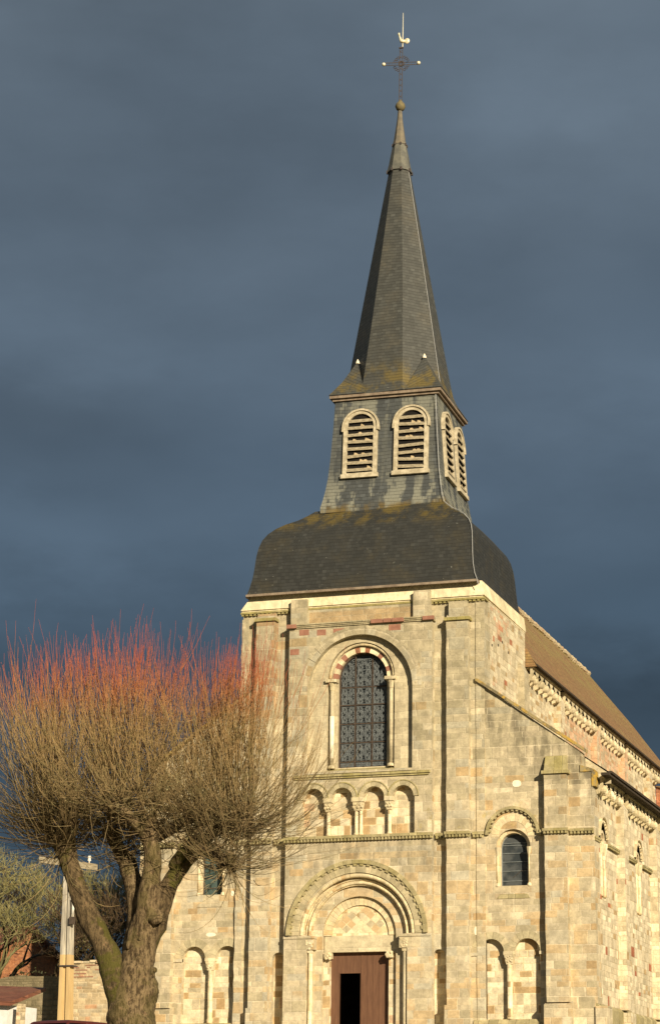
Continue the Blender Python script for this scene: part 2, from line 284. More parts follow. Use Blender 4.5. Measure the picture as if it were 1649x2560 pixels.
# ------------------------------------------------------------------ mesh building
class MB:
    def __init__(s): s.v = []; s.f = []; s.uv = []; s.mi = []; s.k = 0; s.parts = []
    def add(s, vs, fs, uvs=None):
        o = len(s.v); s.parts.append((o, len(s.f))); s.v += [tuple(q) for q in vs]
        for i, fc in enumerate(fs):
            s.f.append(tuple(o+j for j in fc)); s.uv.append(uvs[i] if uvs else None); s.mi.append(s.k)
        return s
    def mat(s, k): s.k = k; return s
    def box(s, x0, x1, y0, y1, z0, z1, jit=0):
        P = [(x, y, z) for z in (z0, z1) for y in (y0, y1) for x in (x0, x1)]
        if jit: P = [(x+rng.uniform(-jit, jit), y+rng.uniform(-jit, jit)*.6, z) for x, y, z in P]
        return s.add(P, [(0, 2, 3, 1), (4, 5, 7, 6), (0, 1, 5, 4), (2, 6, 7, 3), (0, 4, 6, 2), (1, 3, 7, 5)])
    def hexa(s, P): return s.add(P, [(0, 2, 3, 1), (4, 5, 7, 6), (0, 1, 5, 4), (2, 6, 7, 3), (0, 4, 6, 2), (1, 3, 7, 5)])
    def pier(s, x0, x1, y0, y1, z0, z1, j=.012, step=.3):
        """one wall strip whose arrises wander a little from course to course"""
        n = max(1, int((z1-z0)/step)); vs = []
        for i in range(n+1):
            z = z0+(z1-z0)*i/n; a, b_, c = [rng.uniform(-j, j) for _ in range(3)]
            vs += [(x0+a, y0+c, z), (x1+b_, y0+c, z), (x1+b_, y1, z), (x0+a, y1, z)]
        fs = []
        for i in range(n):
            for q in range(4): a = i*4+q; b2 = i*4+(q+1) % 4; fs.append((a, b2, b2+4, a+4))
        fs += [(3, 2, 1, 0), tuple(n*4+q for q in range(4))]
        return s.add(vs, fs)
    def plate(s, outer, holes, a, b_, axis='y', back=False):
        """polygon with holes; front at a, back at b_, swept along axis"""
        loops = [outer]+holes
        tr = tessellate_polygon([[Vector((q[0], q[1], 0)) for q in l] for l in loops])
        flat = [q for l in loops for q in l]
        P = (lambda q, d: (q[0], d, q[1])) if axis == 'y' else (lambda q, d: (d, q[0], q[1]))
        n = len(flat); vs = [P(q, a) for q in flat]+[P(q, b_) for q in flat]; fs = []
        for t3 in tr: 
            fs.append(tuple(t3)); 
            if back: fs.append(tuple(i+n for i in reversed(t3)))
        o = 0
        for l in loops:
            k = len(l)
            for i in range(k): j = (i+1) % k; fs.append((o+i, o+j, n+o+j, n+o+i))
            o += k
        return s.add(vs, fs)
    def ring(s, cx, cz, ri, ro, y0, y1, a0=0, a1=PI, n=40, axis='y', alt=None, jit=0):
        P = (lambda x, d, z: (x, d, z)) if axis == 'y' else (lambda x, d, z: (d, x, z))
        rm = (ri+ro)/2; base = len(s.v)
        for i in range(n):
            t0 = a0+(a1-a0)*i/n; t1 = a0+(a1-a0)*(i+1)/n; q = []
            dj = rng.uniform(-jit, jit)
            for tt in (t0, t1):
                for rad in (ri, ro+dj):
                    for d in (y0+dj*.5, y1): q.append(P(cx+rad*math.cos(tt), d, cz+rad*math.sin(tt)))
            F = [(0, 2, 6, 4), (2, 3, 7, 6), (0, 4, 5, 1)]
            if i == 0 or jit: F.append((0, 1, 3, 2))
            if i == n-1 or jit: F.append((4, 6, 7, 5))
            uv = []
            for fc in F: uv.append([((t0 if (v < 4) else t1)*rm, ri+.1+(.1 if v % 4 >= 2 else 0)) for v in fc])
            if alt: s.k = alt(i)
            s.add(q, F, uv)
        return s
    def roll(s, cx, cz, rad, r, y, a0=0, a1=PI, n=40, m_=8, axis='y'):
        P = (lambda x, d, z: (x, d, z)) if axis == 'y' else (lambda x, d, z: (d, x, z))
        vs = []; fs = []; uv = []
        for i in range(n+1):
            t = a0+(a1-a0)*i/n
            for j in range(m_):
                b_ = 2*PI*j/m_; q = rad+r*math.cos(b_)
                vs.append(P(cx+q*math.cos(t), y+r*math.sin(b_), cz+q*math.sin(t)))
        for i in range(n):
            for j in range(m_):
                a = i*m_+j; b2 = i*m_+(j+1) % m_; fs.append((a, b2, b2+m_, a+m_))
                t0 = (a0+(a1-a0)*i/n)*rad; t1 = (a0+(a1-a0)*(i+1)/n)*rad; uv.append([(t0, .1), (t0, .12), (t1, .12), (t1, .1)])
        return s.add(vs, fs, uv)
    def tube(s, pts, rads, n=8, cap=True):
        pts = [Vector(q) for q in pts]; vs = []; fs = []
        ref = Vector((.31, .94, .12)).normalized()
        for i, q in enumerate(pts):
            d = (pts[min(i+1, len(pts)-1)]-pts[max(i-1, 0)]).normalized()
            if abs(d.dot(ref)) > .95: ref = Vector((1, 0, 0))
            a = d.cross(ref).normalized(); b_ = d.cross(a); r = rads[i] if isinstance(rads, (list, tuple)) else rads
            for j in range(n): t = 2*PI*j/n; vs.append(q+a*(r*math.cos(t))+b_*(r*math.sin(t)))
        for i in range(len(pts)-1):
            for j in range(n): a = i*n+j; b2 = i*n+(j+1) % n; fs.append((a, b2, b2+n, a+n))
        if cap: fs += [tuple(range(n))[::-1], tuple((len(pts)-1)*n+j for j in range(n))]
        return s.add(vs, fs)
    def lathe(s, cx, cy, prof, n=14):
        vs = []; fs = []
        for r, z in prof:
            for j in range(n): t = 2*PI*j/n; vs.append((cx+r*math.cos(t), cy+r*math.sin(t), z))
        for i in range(len(prof)-1):
            for j in range(n): a = i*n+j; b2 = i*n+(j+1) % n; fs.append((a, b2, b2+n, a+n))
        fs += [tuple(range(n))[::-1], tuple((len(prof)-1)*n+j for j in range(n))]
        return s.add(vs, fs)
    def ball(s, c, r, n=12, sq=(1, 1, 1)):
        prof = [(max(.001, math.sin(PI*i/n)), -math.cos(PI*i/n)) for i in range(n+1)]; vs = []; fs = []
        for a, z in prof:
            for j in range(n): t = 2*PI*j/n; vs.append((c[0]+r*sq[0]*a*math.cos(t), c[1]+r*sq[1]*a*math.sin(t), c[2]+r*sq[2]*z))
        for i in range(n):
            for j in range(n): a = i*n+j; b2 = i*n+(j+1) % n; fs.append((a, b2, b2+n, a+n))
        return s.add(vs, fs)
    def loft(s, rings, closed=True, vcoord=None, capt=True):
        """rings of equal point counts; uv runs round each ring and up the slope"""
        n = len(rings[0]); vs = [q for rg in rings for q in rg]; fs = []; uv = []
        V = [0]
        for i in range(1, len(rings)): V.append(V[-1]+(Vector(rings[i][0])-Vector(rings[i-1][0])).length if vcoord is None else vcoord[i])
        for i in range(len(rings)-1):
            for j in range(n):
                k = (j+1) % n; fs.append((i*n+j, i*n+k, (i+1)*n+k, (i+1)*n+j))
                mid = (Vector(rings[i][j])+Vector(rings[i][k]))/2; dr = (Vector(rings[0][k])-Vector(rings[0][j])).normalized()
                ucs = [(Vector(q)-Vector(rings[0][j])).dot(dr)+j*17.3 for q in (rings[i][j], rings[i][k], rings[i+1][k], rings[i+1][j])]
                uv.append([(ucs[0], V[i]), (ucs[1], V[i]), (ucs[2], V[i+1]), (ucs[3], V[i+1])])
        if capt: fs.append(tuple((len(rings)-1)*n+j for j in range(n))); uv.append(None)
        return s.add(vs, fs, uv)
    def build(s, name, mats, parent=None, smooth=False, tip=None):
        me = bpy.data.meshes.new(name); me.from_pydata(s.v, [], s.f)
        mats = mats if isinstance(mats, (list, tuple)) else [mats]
        for q in mats: me.materials.append(M[q] if isinstance(q, str) else q)
        me.polygons.foreach_set('material_index', s.mi)
        uvl = me.uv_layers.new(name='UVMap'); data = np.empty(len(me.loops)*2, dtype=np.float32); V = s.v
        for i, pl in enumerate(me.polygons):
            if s.uv[i] is not None:
                for j, li in enumerate(pl.loop_indices): data[li*2], data[li*2+1] = s.uv[i][j]
            else:
                nx, ny, nz_ = (abs(c) for c in pl.normal)
                for li, vi in zip(pl.loop_indices, s.f[i]):
                    x, y, z = V[vi]
                    if nz_ > .8: data[li*2], data[li*2+1] = x, y
                    elif nx > ny: data[li*2], data[li*2+1] = y+37.37, z
                    else: data[li*2], data[li*2+1] = x, z
        uvl.data.foreach_set('uv', data)
        if tip is not None: me.attributes.new('tip', 'FLOAT', 'POINT').data.foreach_set('value', tip)
        if smooth: me.polygons.foreach_set('use_smooth', [True]*len(me.polygons))
        me.update(); o = bpy.data.objects.new(name, me); col.objects.link(o); o.parent = parent; return o
def _split(s, name, mats, parent=None, smooth=False):
    out = []
    for a, (v0, f0) in enumerate(s.parts):
        v1, f1 = s.parts[a+1] if a+1 < len(s.parts) else (len(s.v), len(s.f))
        q = MB(); q.v = s.v[v0:v1]; q.f = [tuple(i-v0 for i in fc) for fc in s.f[f0:f1]]; q.uv = s.uv[f0:f1]; q.mi = s.mi[f0:f1]; out.append(q.build(name, mats, parent, smooth))
    return out
MB.split = _split
def tag(o, label=None, cat=None, group=None, kind=None):
    for k, v in (('label', label), ('category', cat), ('group', group), ('kind', kind)):
        if v: o[k] = v
    return o
def empty(name, loc=(0, 0, 0)):
    o = bpy.data.objects.new(name, None); o.location = loc; o.empty_display_size = .3; col.objects.link(o); return o
def child_empty(name, parent):
    o = empty(name); o.parent = parent; return o
def arch_poly(cx, z0, hw, zs, n=20, r=None):
    """opening with a round head: sill z0, springing zs"""
    return [(cx-hw, z0), (cx+hw, z0)]+[(cx+hw*math.cos(PI*i/n), zs+hw*math.sin(PI*i/n)) for i in range(n+1)]

# ================================================================== GROUND
g = MB(); prof = [(-500, -12), (-160, -8.5), (-82, -5.25), (-26, -2.0), (-3.5, -.35), (-1.5, -.3), (14, -.3), (60, -.5), (500, -6), (1500, -30)]
for i in range(len(prof)-1):
    (y0, z0), (y1, z1) = prof[i:i+2]; g.add([(-900, y0, z0), (900, y0, z0), (900, y1, z1), (-900, y1, z1)], [(0, 1, 2, 3)])
tag(g.build('ground', 'grass'), 'sloping winter grass rising to the church', None, None, 'structure')
g = MB(); gp = [(-70, -4.55), (-26, -2.0), (-3.5, -.35), (-.7, -.3)]
for i in range(len(gp)-1):
    (y0, z0), (y1, z1) = gp[i:i+2]; g.add([(-2.2, y0, z0+.03), (3.2, y0, z0+.03), (3.2, y1, z1+.03), (-2.2, y1, z1+.03)], [(0, 1, 2, 3)])
g.build('path', 'gravel')['kind'] = 'structure'

# ================================================================== CHURCH
church = empty('church')
tag(church, 'romanesque stone church with bulbous slate roof and tall slate spire', 'church')
XC = .13
# --- tower: front wall with its openings
fw = MB()
win_hole = arch_poly(XC-.02, 10.15, 1.75, 13.6); door_hole = [(-1.55, -.5), (1.75, -.5), (1.75, 4.9), (-1.55, 4.9)]
arc_hole = [(-2.15, 7.7), (2.35, 7.7), (2.35, 9.5), (-2.15, 9.5)]
fw.plate([(-4.83, -.5), (5.03, -.5), (5.03, 16.7), (-4.83, 16.7)], [win_hole, [(-1.35, -.5+.01), (1.58, -.49), (1.58, 3.9)]+[(XC+1.45*math.cos(PI*i/20), 3.95+1.45*math.sin(PI*i/20)) for i in range(21)], arch_poly(-3.08, .1, .25, 3.12, 12), arch_poly(3.26, .1, .24, 3.12, 12)], 0, .9)
fw.build('tower_front_wall', 'facade', church)
sw = MB(); sw.plate([(.9, -.5), (6.6, -.5), (6.6, 16.7), (.9, 16.7)], [], 5.03, 4.2, 'x')
sw.plate([(.9, -.5), (6.6, -.5), (6.6, 16.7), (.9, 16.7)], [], -4.83, -4.0, 'x'); sw.box(-4.0, 4.2, 6.0, 6.59, -.5, 16.7)
sw.build('tower_side_wall', 'side', church)
nb = MB(); nb.box(-3.5, -2.7, .24, .4, -.4, 3.6); nb.box(2.95, 3.6, .24, .4, -.4, 3.6); nb.split('niche_back', 'niche', church)
# interior darkness: the unlit room behind the doorway
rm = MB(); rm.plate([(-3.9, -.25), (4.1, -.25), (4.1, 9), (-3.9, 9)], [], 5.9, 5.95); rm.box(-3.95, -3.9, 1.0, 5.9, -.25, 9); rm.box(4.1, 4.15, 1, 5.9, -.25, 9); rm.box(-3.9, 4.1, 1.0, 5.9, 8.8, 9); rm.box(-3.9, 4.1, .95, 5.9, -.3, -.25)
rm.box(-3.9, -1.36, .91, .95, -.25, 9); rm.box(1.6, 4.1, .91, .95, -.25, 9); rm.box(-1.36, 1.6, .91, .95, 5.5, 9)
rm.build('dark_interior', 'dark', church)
# --- corner pilasters of the tower
D = -.32
for x0, x1, top in ((-4.16, -3.40, 16.35), (3.63, 4.50, 15.9)):
    p = MB(); p.pier(x0, x1, D, .0, 1.3, top)
    p.pier(x0-.06, x1+.06, D-.09, .0, -.5, 1.3)
    p.hexa([(x0, D, top), (x1, D, top), (x0, 0, top), (x1, 0, top), (x0, -.02, top+.3), (x1, -.02, top+.3), (x0, 0, top+.3), (x1, 0, top+.3)])
    o = p.build('pilaster', 'facade', church)
    c = MB(); c.box(x0-.07, x1+.07, D-.08, -.001, top-.12, top, .006); c.build('moulding', 'string', o)
pe = MB(); pe.pier(3.72, 4.45, D+.06, 0, 15.9, 16.55); pe.pier(-4.84, -4.55, -.1, 0, -.5, 16.4, .02); pe.pier(4.72, 5.06, -.035, 0, -.5, 16.6, .008); pe.split('corner_quoin', 'facade', church)

# --- central bay
arcs = [(-1.66, .43), (-.50, .42), (.77, .42), (1.93, .42)]
hole_arc = [(-2.12, 7.64), (2.38, 7.64), (2.38, 9.08)]
for cx, r in reversed(arcs):
    hole_arc += [(cx+r*math.cos(PI*i/14), 9.08+r*math.sin(PI*i/14)) for i in range(15)]
hole_arc += [(-2.12, 9.08)]
bay = MB()
HW = 1.98; port = [(XC-HW, -.3), (XC+HW, -.3), (XC+HW, 3.95)]+[(XC+2.16*math.cos(PI*i/32), 3.95+2.16*math.sin(PI*i/32)) for i in range(33)]+[(XC-HW, 3.95)]
bay.plate([(-2.76, -.5), (3.06, -.5), (3.06, 15.85), (-2.76, 15.85)], [port, hole_arc, arch_poly(XC+.02, 10.15, 2.13, 13.33, 32)], D, 0.0)
bay.build('central_bay', 'facade', church)
up = MB(); up.pier(-2.72, 2.3, -.16, 0, 15.98, 16.6, .006); up.pier(-2.72, -2.05, D, -.16, 15.98, 17.02, .01); up.pier(2.3, 2.98, D, -.005, 15.98, 17.06, .01)
up.build('upper_bay', 'facade', church)
st = MB(); 
for k in range(3): st.box(-2.82, 3.13, D-.05-.035*k, -.001, 15.84+.055*k, 15.84+.055*(k+1)-.004, .004)
bs = st.build('string_course', 'vousgrey', church)
rd = MB()
for a, b_ in ((-2.84, -2.45), (.62, 1.1), (1.13, 1.45), (1.48, 1.95), (2.72, 3.16)): rd.box(a, b_, D-.135, D-.02, 15.85, 16.0, .004)
rd.split('red_tile', 'pinkred', bs)
rb = MB()
for a, b_, z in ((-2.35, -1.95, 15.66), (-1.62, -1.25, 15.62), (-.95, -.5, 15.62), (1.32, 1.8, 15.64), (-2.72, -2.35, 14.9)): rb.box(a, b_, D-.006, D+.02, z-.1, z+.13)
rb.split('red_stone', 'pinkred', church)

def billet_string(x0, x1, y, z0, z1, sp=.135, par=None, axis='y'):
    s_ = MB(); n = max(1, int((x1-x0)/.5))
    B = (lambda a, b_, c, d, e, f_, j=0: s_.box(a, b_, c, d, e, f_, j)) if axis == 'y' else (lambda a, b_, c, d, e, f_, j=0: s_.box(-d, -c, a, b_, e, f_, j))
    zm = z0+(z1-z0)*.52
    B(x0, x1, y-.13, y, zm, z1, .0); B(x0, x1, y-.04, y-.001, z0, zm-.002)
    x = x0+.03
    while x < x1-.05: B(x, x+sp*.55, y-.115, y-.04, z0+.01, zm-.004, .004); x += sp
    return s_.build('string_course', 'string', par or church)
for a, b_, y in ((-2.83, 3.12, D), (-4.22, -3.34, D), (3.57, 4.56, D), (-3.33, -2.84, 0), (3.13, 3.56, 0), (-4.9, -4.23, 0), (4.57, 5.02, 0)): billet_string(a, b_, y, 7.44, 7.66)
# sill string under the great window
ss_ = MB(); ss_.box(-2.45, 3.0, D-.11, D, 9.93, 10.02); ss_.box(-2.4, 2.95, D-.06, D, 9.86, 9.93)
ss_.hexa([(-2.1, D, 10.02), (2.4, D, 10.02), (-2.1, .2, 10.03), (2.4, .2, 10.03), (-2.1, D, 10.06), (2.4, D, 10.06), (-2.1, .2, 10.34), (2.4, .2, 10.34)]); ss_.build('window_sill_course', 'string', church)

# --- great west window
ww = child_empty('west_window', church)
v1 = MB(); v1.plate(arch_poly(XC+.02, 10.0, 2.3, 13.4, 30), [arch_poly(XC, 10.2, 1.36, 13.84, 30)], -.07, .1); v1.build('outer_order', 'inner', ww)
v2 = MB(); v2.plate(arch_poly(XC, 10.1, 1.5, 13.84, 30), [arch_poly(XC, 10.33, 1.0, 13.84, 30)], .12, .5); v2.build('inner_order', 'inner', ww)
v3 = MB(); v3.ring(XC, 13.84, 1.0, 1.2, .105, .5, 0, PI, 17, alt=lambda i: 1 if i in (1, 4, 12, 14, 16) else (2 if i in (7, 9) else 0)); v3.build('striped_voussoirs', ['plaster', 'pinkred', 'brick'], ww)
v3 = MB(); v3.ring(XC+.02, 13.33, 2.13, 2.5, D-.012, D+.05, 0, PI, 34, jit=.028); v3.build('voussoirs', 'facade', ww)
v4 = MB(); v4.roll(XC, 13.84, 1.29, .055, .03); v4.build('roll_moulding', 'vous', ww)
for sx, lower in ((-1, 'whitestone'), (1, 'inner')):
    x = XC+sx*1.2; c = MB(); c.lathe(x, .02, [(.085, 10.42), (.08, 13.35)], 12); o = c.build('column', 'inner', ww, True)
    k = MB(); k.lathe(x, .02, [(.085, 13.33), (.1, 13.36), (.12, 13.5), (.19, 13.66)], 10); k.box(x-.22, x+.22, -.2, .2, 13.66, 13.78, .01); k.build('capital', 'corbel', o); k = MB(); k.lathe(x, .02, [(.15, 10.3), (.15, 10.36), (.1, 10.42)], 12); k.build('column_base', 'corbel', o)
    if sx < 0: q = MB(); q.lathe(x, .02, [(.092, 10.7), (.092, 12.35)], 12); q.build('shaft_repair', 'whitestone', o, True)
gl = MB(); gl.plate(arch_poly(XC, 10.3, 1.03, 13.84, 24), [], .42, .44); gl.build('glass', 'glass', ww)
gf = MB(); yb = .31
hs = [10.36, 10.58, 11.32, 12.06, 12.80, 13.50]
for x in (-.345, .345): gf.box(XC+x-.02, XC+x+.02, yb-.02, yb+.03, 10.35, 13.84+math.sqrt(1-x*x)-.02)
for i, z in enumerate(hs): gf.box(XC-.99, XC+.99, yb-.028, yb+.015, z-.018, z+.018)
gf.ring(XC, 13.84, .95, 1.0, yb-.03, yb+.05, n=30); gf.box(XC-1.0, XC-.95, yb-.03, yb+.05, 10.36, 13.84); gf.box(XC+.95, XC+1.0, yb-.03, yb+.05, 10.36, 13.84)
gf.build('window_frame', 'rustbar', ww)
gr = MB()
def inwin(x, z): return abs(x) < .93 and (z < 13.84 or x*x+(z-13.84)**2 < .86)
def scroll(cx, cz, r, a0=0, a1=2*PI, n=10):
    if inwin(cx, cz) and inwin(cx+r*.8, cz+r*.8) and inwin(cx-r*.8, cz+r*.8): gr.ring(XC+cx, cz, r-.0085, r+.0085, yb+.005, yb+.02, a0, a1, n)
def bar(xa, za, xb, zb, w_=.008):
    if inwin(xa, za) and inwin(xb, zb):
        dx, dz = xb-xa, zb-za; l = math.hypot(dx, dz); nx, nz_ = -dz/l*w_, dx/l*w_
        gr.add([(XC+xa+nx, yb+.01, za+nz_), (XC+xb+nx, yb+.01, zb+nz_), (XC+xb-nx, yb+.01, zb-nz_), (XC+xa-nx, yb+.01, za-nz_), (XC+xa+nx, yb+.022, za+nz_), (XC+xb+nx, yb+.022, zb+nz_), (XC+xb-nx, yb+.022, zb-nz_), (XC+xa-nx, yb+.022, za-nz_)], [(0, 1, 2, 3), (4, 5, 6, 7), (0, 1, 5, 4), (3, 2, 6, 7)])
zc = [(10.36+10.58)/2, 10.95, 11.69, 12.43, 13.15, 13.87, 14.5]
for cz in zc:
    hz = .11 if cz < 10.5 else .34
    for cx, hx in ((-.645, .27), (0, .3), (.645, .27)):
        for sx in (-1, 1):
            for sz in (-1, 1):
                scroll(cx+sx*hx*.52, cz+sz*hz*.58, .062 if hz > .2 else .03); scroll(cx+sx*hx*.52, cz+sz*hz*.58, .105 if hz > .2 else .05)
                scroll(cx+sx*hx*.25, cz+sz*hz*.2, .05); scroll(cx+sx*hx*.8, cz+sz*hz*.22, .05)
                bar(cx, cz, cx+sx*hx*.95, cz+sz*hz*.95)
        for k in (-.9, -.35, .35, .9): bar(cx+k*hx, cz-hz, cx+k*hx, cz+hz, .006); bar(cx-hx, cz+k*hz, cx+hx, cz+k*hz, .006)
gr.build('grille', 'grille', ww)

# --- blind arcade over the portal
ba = child_empty('blind_arcade', church)
bk = MB(); bk.box(-2.3, 2.55, -.03, .3, 7.5, 9.85); bk.build('arcade_back', 'niche', ba)
for cx, r in arcs:
    a = MB(); a.ring(cx, 9.08, r, r+.17, D-.035, D+.12, 0, PI, 9, jit=.004); a.build('arch', 'vousgrey', ba)
    a = MB(); a.roll(cx, 9.08, r+.19, .03, D-.03, n=20, m_=6); a.build('arch_moulding', 'string', ba)
for x, dbl in ((-1.08, 0), (.13, 1), (1.36, 0)):
    o = MB()
    for dx in ((-.09, .09) if dbl else (0,)): o.lathe(x+dx, D+.12, [(.1, 7.64), (.1, 7.72), (.07, 7.78), (.068, 8.62)], 12)
    o = o.build('column', 'portal', ba, True)
    k = MB(); h_ = .21 if dbl else .14
    k.hexa([(x-h_*.7, D+.03, 8.6), (x+h_*.7, D+.03, 8.6), (x-h_*.7, D+.2, 8.6), (x+h_*.7, D+.2, 8.6), (x-h_, D-.04, 8.93), (x+h_, D-.04, 8.93), (x-h_, D+.23, 8.93), (x+h_, D+.23, 8.93)])
    k.box(x-h_-.03, x+h_+.03, D-.07, D+.23, 8.935, 9.1, .006)
    for q in range(5): k.ball((x+(q-2)*h_*.42, D-.0, 8.78+(.05 if q % 2 else -.05)), .05, 6)
    k.build('capital', 'corbel', ba)

# --- portal
po = child_empty('portal', church)
ZS = 3.95
h = MB(); h.ring(XC, ZS, 2.30, 2.62, D-.05, D+.2, n=30, jit=.004); h.build('outer_voussoirs', 'vousgrey', po)
h = MB(); h.ring(XC, ZS, 2.63, 2.78, D-.12, D, n=44); 
for i in range(62):
    t_ = PI*(i+.5)/62; 
    if i % 2: h.ring(XC, ZS, 2.55, 2.63, D-.1, D, PI*i/62, PI*(i+1)/62, 1)
h.build('billet_hood', 'string', po)
h = MB(); h.roll(XC, ZS, 2.20, .085, D+.05, n=48); h.build('roll_moulding', 'vous', po, True)
h = MB(); h.ring(XC, ZS, 1.84, 2.16, -.12, .02, n=34, jit=.003); h.build('middle_voussoirs', 'vous', po)
h = MB(); h.roll(XC, ZS, 1.93, .06, -.14, n=48); h.roll(XC, ZS, 2.05, .03, -.14, n=48); h.build('inner_roll', 'vous', po, True)
h = MB(); h.ring(XC, ZS, 1.47, 1.90, .03, .3, n=28, jit=.002); h.build('plain_voussoirs', 'vous', po)
h = MB(); h.ring(XC, ZS, 1.13, 1.50, .13, .3, n=22, jit=.002); h.build('inner_voussoirs', 'vous', po)
# tympanum with its inlaid lozenges
ty = MB(); ty.plate([(XC+1.18*math.cos(PI*i/24), ZS+1.18*math.sin(PI*i/24)) for i in range(25)], [], .2, .5); ty.build('tympanum', 'portal', po)
lz = MB()
for a in range(-6, 7):
    for b_ in range(0, 9):
        cx = a*.19; cz = ZS+.08+b_*.17
        if (a+b_) % 2 == 0 and math.hypot(cx, cz-ZS) < .97 and abs(cx) > .04 and cz-ZS > .15:
            lz.k = 1 if (cz-ZS) < .95-abs(cx)*1.5 and abs(cx) < .4 else rng.choice([0, 0, 1, 2]); q = .175
            lz.add([(XC+cx-q, .196, cz), (XC+cx, .196, cz-q*.9), (XC+cx+q, .196, cz), (XC+cx, .196, cz+q*.9)], [(0, 1, 2, 3)])
ta = plain('inlay tan', (.55, .40, .22), (.48, .35, .19)); tb = plain('inlay cream', (.72, .62, .40)); tc = plain('inlay grey', (.50, .43, .28))
lz.build('inlay', [ta, tb, tc], po)
li = MB(); li.box(XC-1.42, XC+1.42, .17, .6, 3.34, 3.95, .0); li.build('lintel', 'inner', po)
j = MB()
for s_ in (-1, 1):
    a0, a1 = sorted((XC+s_*1.30, XC+s_*1.60)); c_ = XC-.05+s_*1.17; j.pier(min(c_, XC+s_*1.62), max(c_, XC+s_*1.62), .17, .9, -.3, 3.335, .004)
    a0, a1 = sorted((XC+s_*1.48, XC+s_*1.95)); j.pier(a0, a1, .03, .17, -.3, 3.95, .004)
j.split('door_jamb', 'niche', po)
j = MB()
for s_ in (-1, 1):
    a0, a1 = sorted((XC+s_*1.78, XC+s_*2.0)); j.pier(a0, a1, -.12, .03, -.3, 3.95, .004)
j.split('shaft_reveal', 'facade', po)
for s_ in (-1, 1):
    x = XC+s_*1.86; c = MB(); c.lathe(x, -.17, [(.14, -.3), (.14, .25), (.1, .35), (.082, .4), (.08, 3.32)], 14); o = c.build('column', 'inner' if s_ > 0 else 'portal', po, True)
    k = MB(); k.hexa([(x-.09, -.26, 3.3), (x+.09, -.26, 3.3), (x-.09, -.1, 3.3), (x+.09, -.1, 3.3), (x-.17, -.35, 3.78), (x+.17, -.35, 3.78), (x-.17, -.1, 3.78), (x+.17, -.1, 3.78)])
    for q in range(9): k.ball((x+rng.uniform(-.13, .13), -.3, 3.42+rng.uniform(0, .3)), .055, 6)
    k.build('capital', 'corbel', o)
    a0, a1 = sorted((XC+s_*1.66, XC+s_*2.9)); im = MB(); im.box(a0, a1-.0, D-.035, .03, 3.83, 3.93, .0); im.box(a0+.01, a1-.02, D-.006, .02, 3.42, 3.825, .0); im.build('impost', 'facade', po)
    k = MB(); cx = XC+s_*1.22-.03
    k.box(cx-.13, cx+.13, .0, .3, 3.1, 3.33, .01)
    for q in range(7): k.ball((cx+rng.uniform(-.12, .12), .02, 3.2+rng.uniform(-.1, .1)), .065, 6)
    k.build('door_corbel', 'corbel', po)
# doors
dl = MB(); x0, x1 = XC-1.22, XC+1.12; xm = .1
dl.plate([(x0, -.25), (xm-.006, -.25), (xm-.006, 3.34), (x0, 3.34)], [[(-.74, -.2), (xm-.03, -.2), (xm-.03, 2.57), (-.74, 2.57)]], .40, .47); o = dl.build('door_leaf', 'door', po)
tr = MB(); tr.box(-.78, -.74, .385, .48, -.2, 2.61); tr.box(-.74, xm-.03, .385, .48, 2.57, 2.61); tr.build('wicket_frame', 'door', o)
dl = MB()
for i in range(5):
    a = xm+(x1-xm)*i/5; dl.box(a+.004, a+(x1-xm)/5-.002, .40+.004*(i % 2), .47, -.25, 3.34)
o = dl.build('door_leaf', 'door', po)
tr = MB(); tr.box(xm+.0, xm+.07, .385, .40, -.25, 3.34); tr.build('cover_strip', 'door', o)
# plinth and steps
pl = MB(); pl.box(-2.85, XC-2.05, D-.1, D, -.5, .35); pl.box(XC+2.05, 3.16, D-.1, D, -.5, .35); pl.split('plinth', 'facade', church)
stp = MB(); stp.box(-1.9, 2.2, -.9, .39, -.5, -.255); stp.box(-2.3, 2.6, -1.3, -.9, -.5, -.4); stp.build('entrance_step', 'inner', church)

# --- tower cornice, cream band, side cornice
cn = MB()
cn.plate([(-4.90, 16.62), (5.10, 16.62), (5.10, 16.70), (-4.90, 16.70)], [], -.13, .001)
x = -4.88
while x < 5.1: cn.box(x, x+.1, -.1, .0, 16.55, 16.618, .004); x += .17
cn.box(5.031, 5.10, .001, .5, 16.62, 16.70); cn.build('cornice', 'string', church)
bd = MB()
bd.add([(-4.90, -.15, 16.76), (5.10, -.15, 16.76), (5.06, 6.7, 16.76), (-4.90, 6.7, 16.76), (-4.5, -.03, 17.36), (4.98, -.03, 17.36), (4.98, 6.7, 17.36), (-4.5, 6.7, 17.36)], [(0, 1, 5, 4), (1, 2, 6, 5), (2, 3, 7, 6), (3, 0, 4, 7), (4, 5, 6, 7), (0, 3, 2, 1)])
bd.box(-4.87, 5.04, -.1, 6.65, 16.7, 16.758); bd.build('cream_frieze', 'plaster', church)

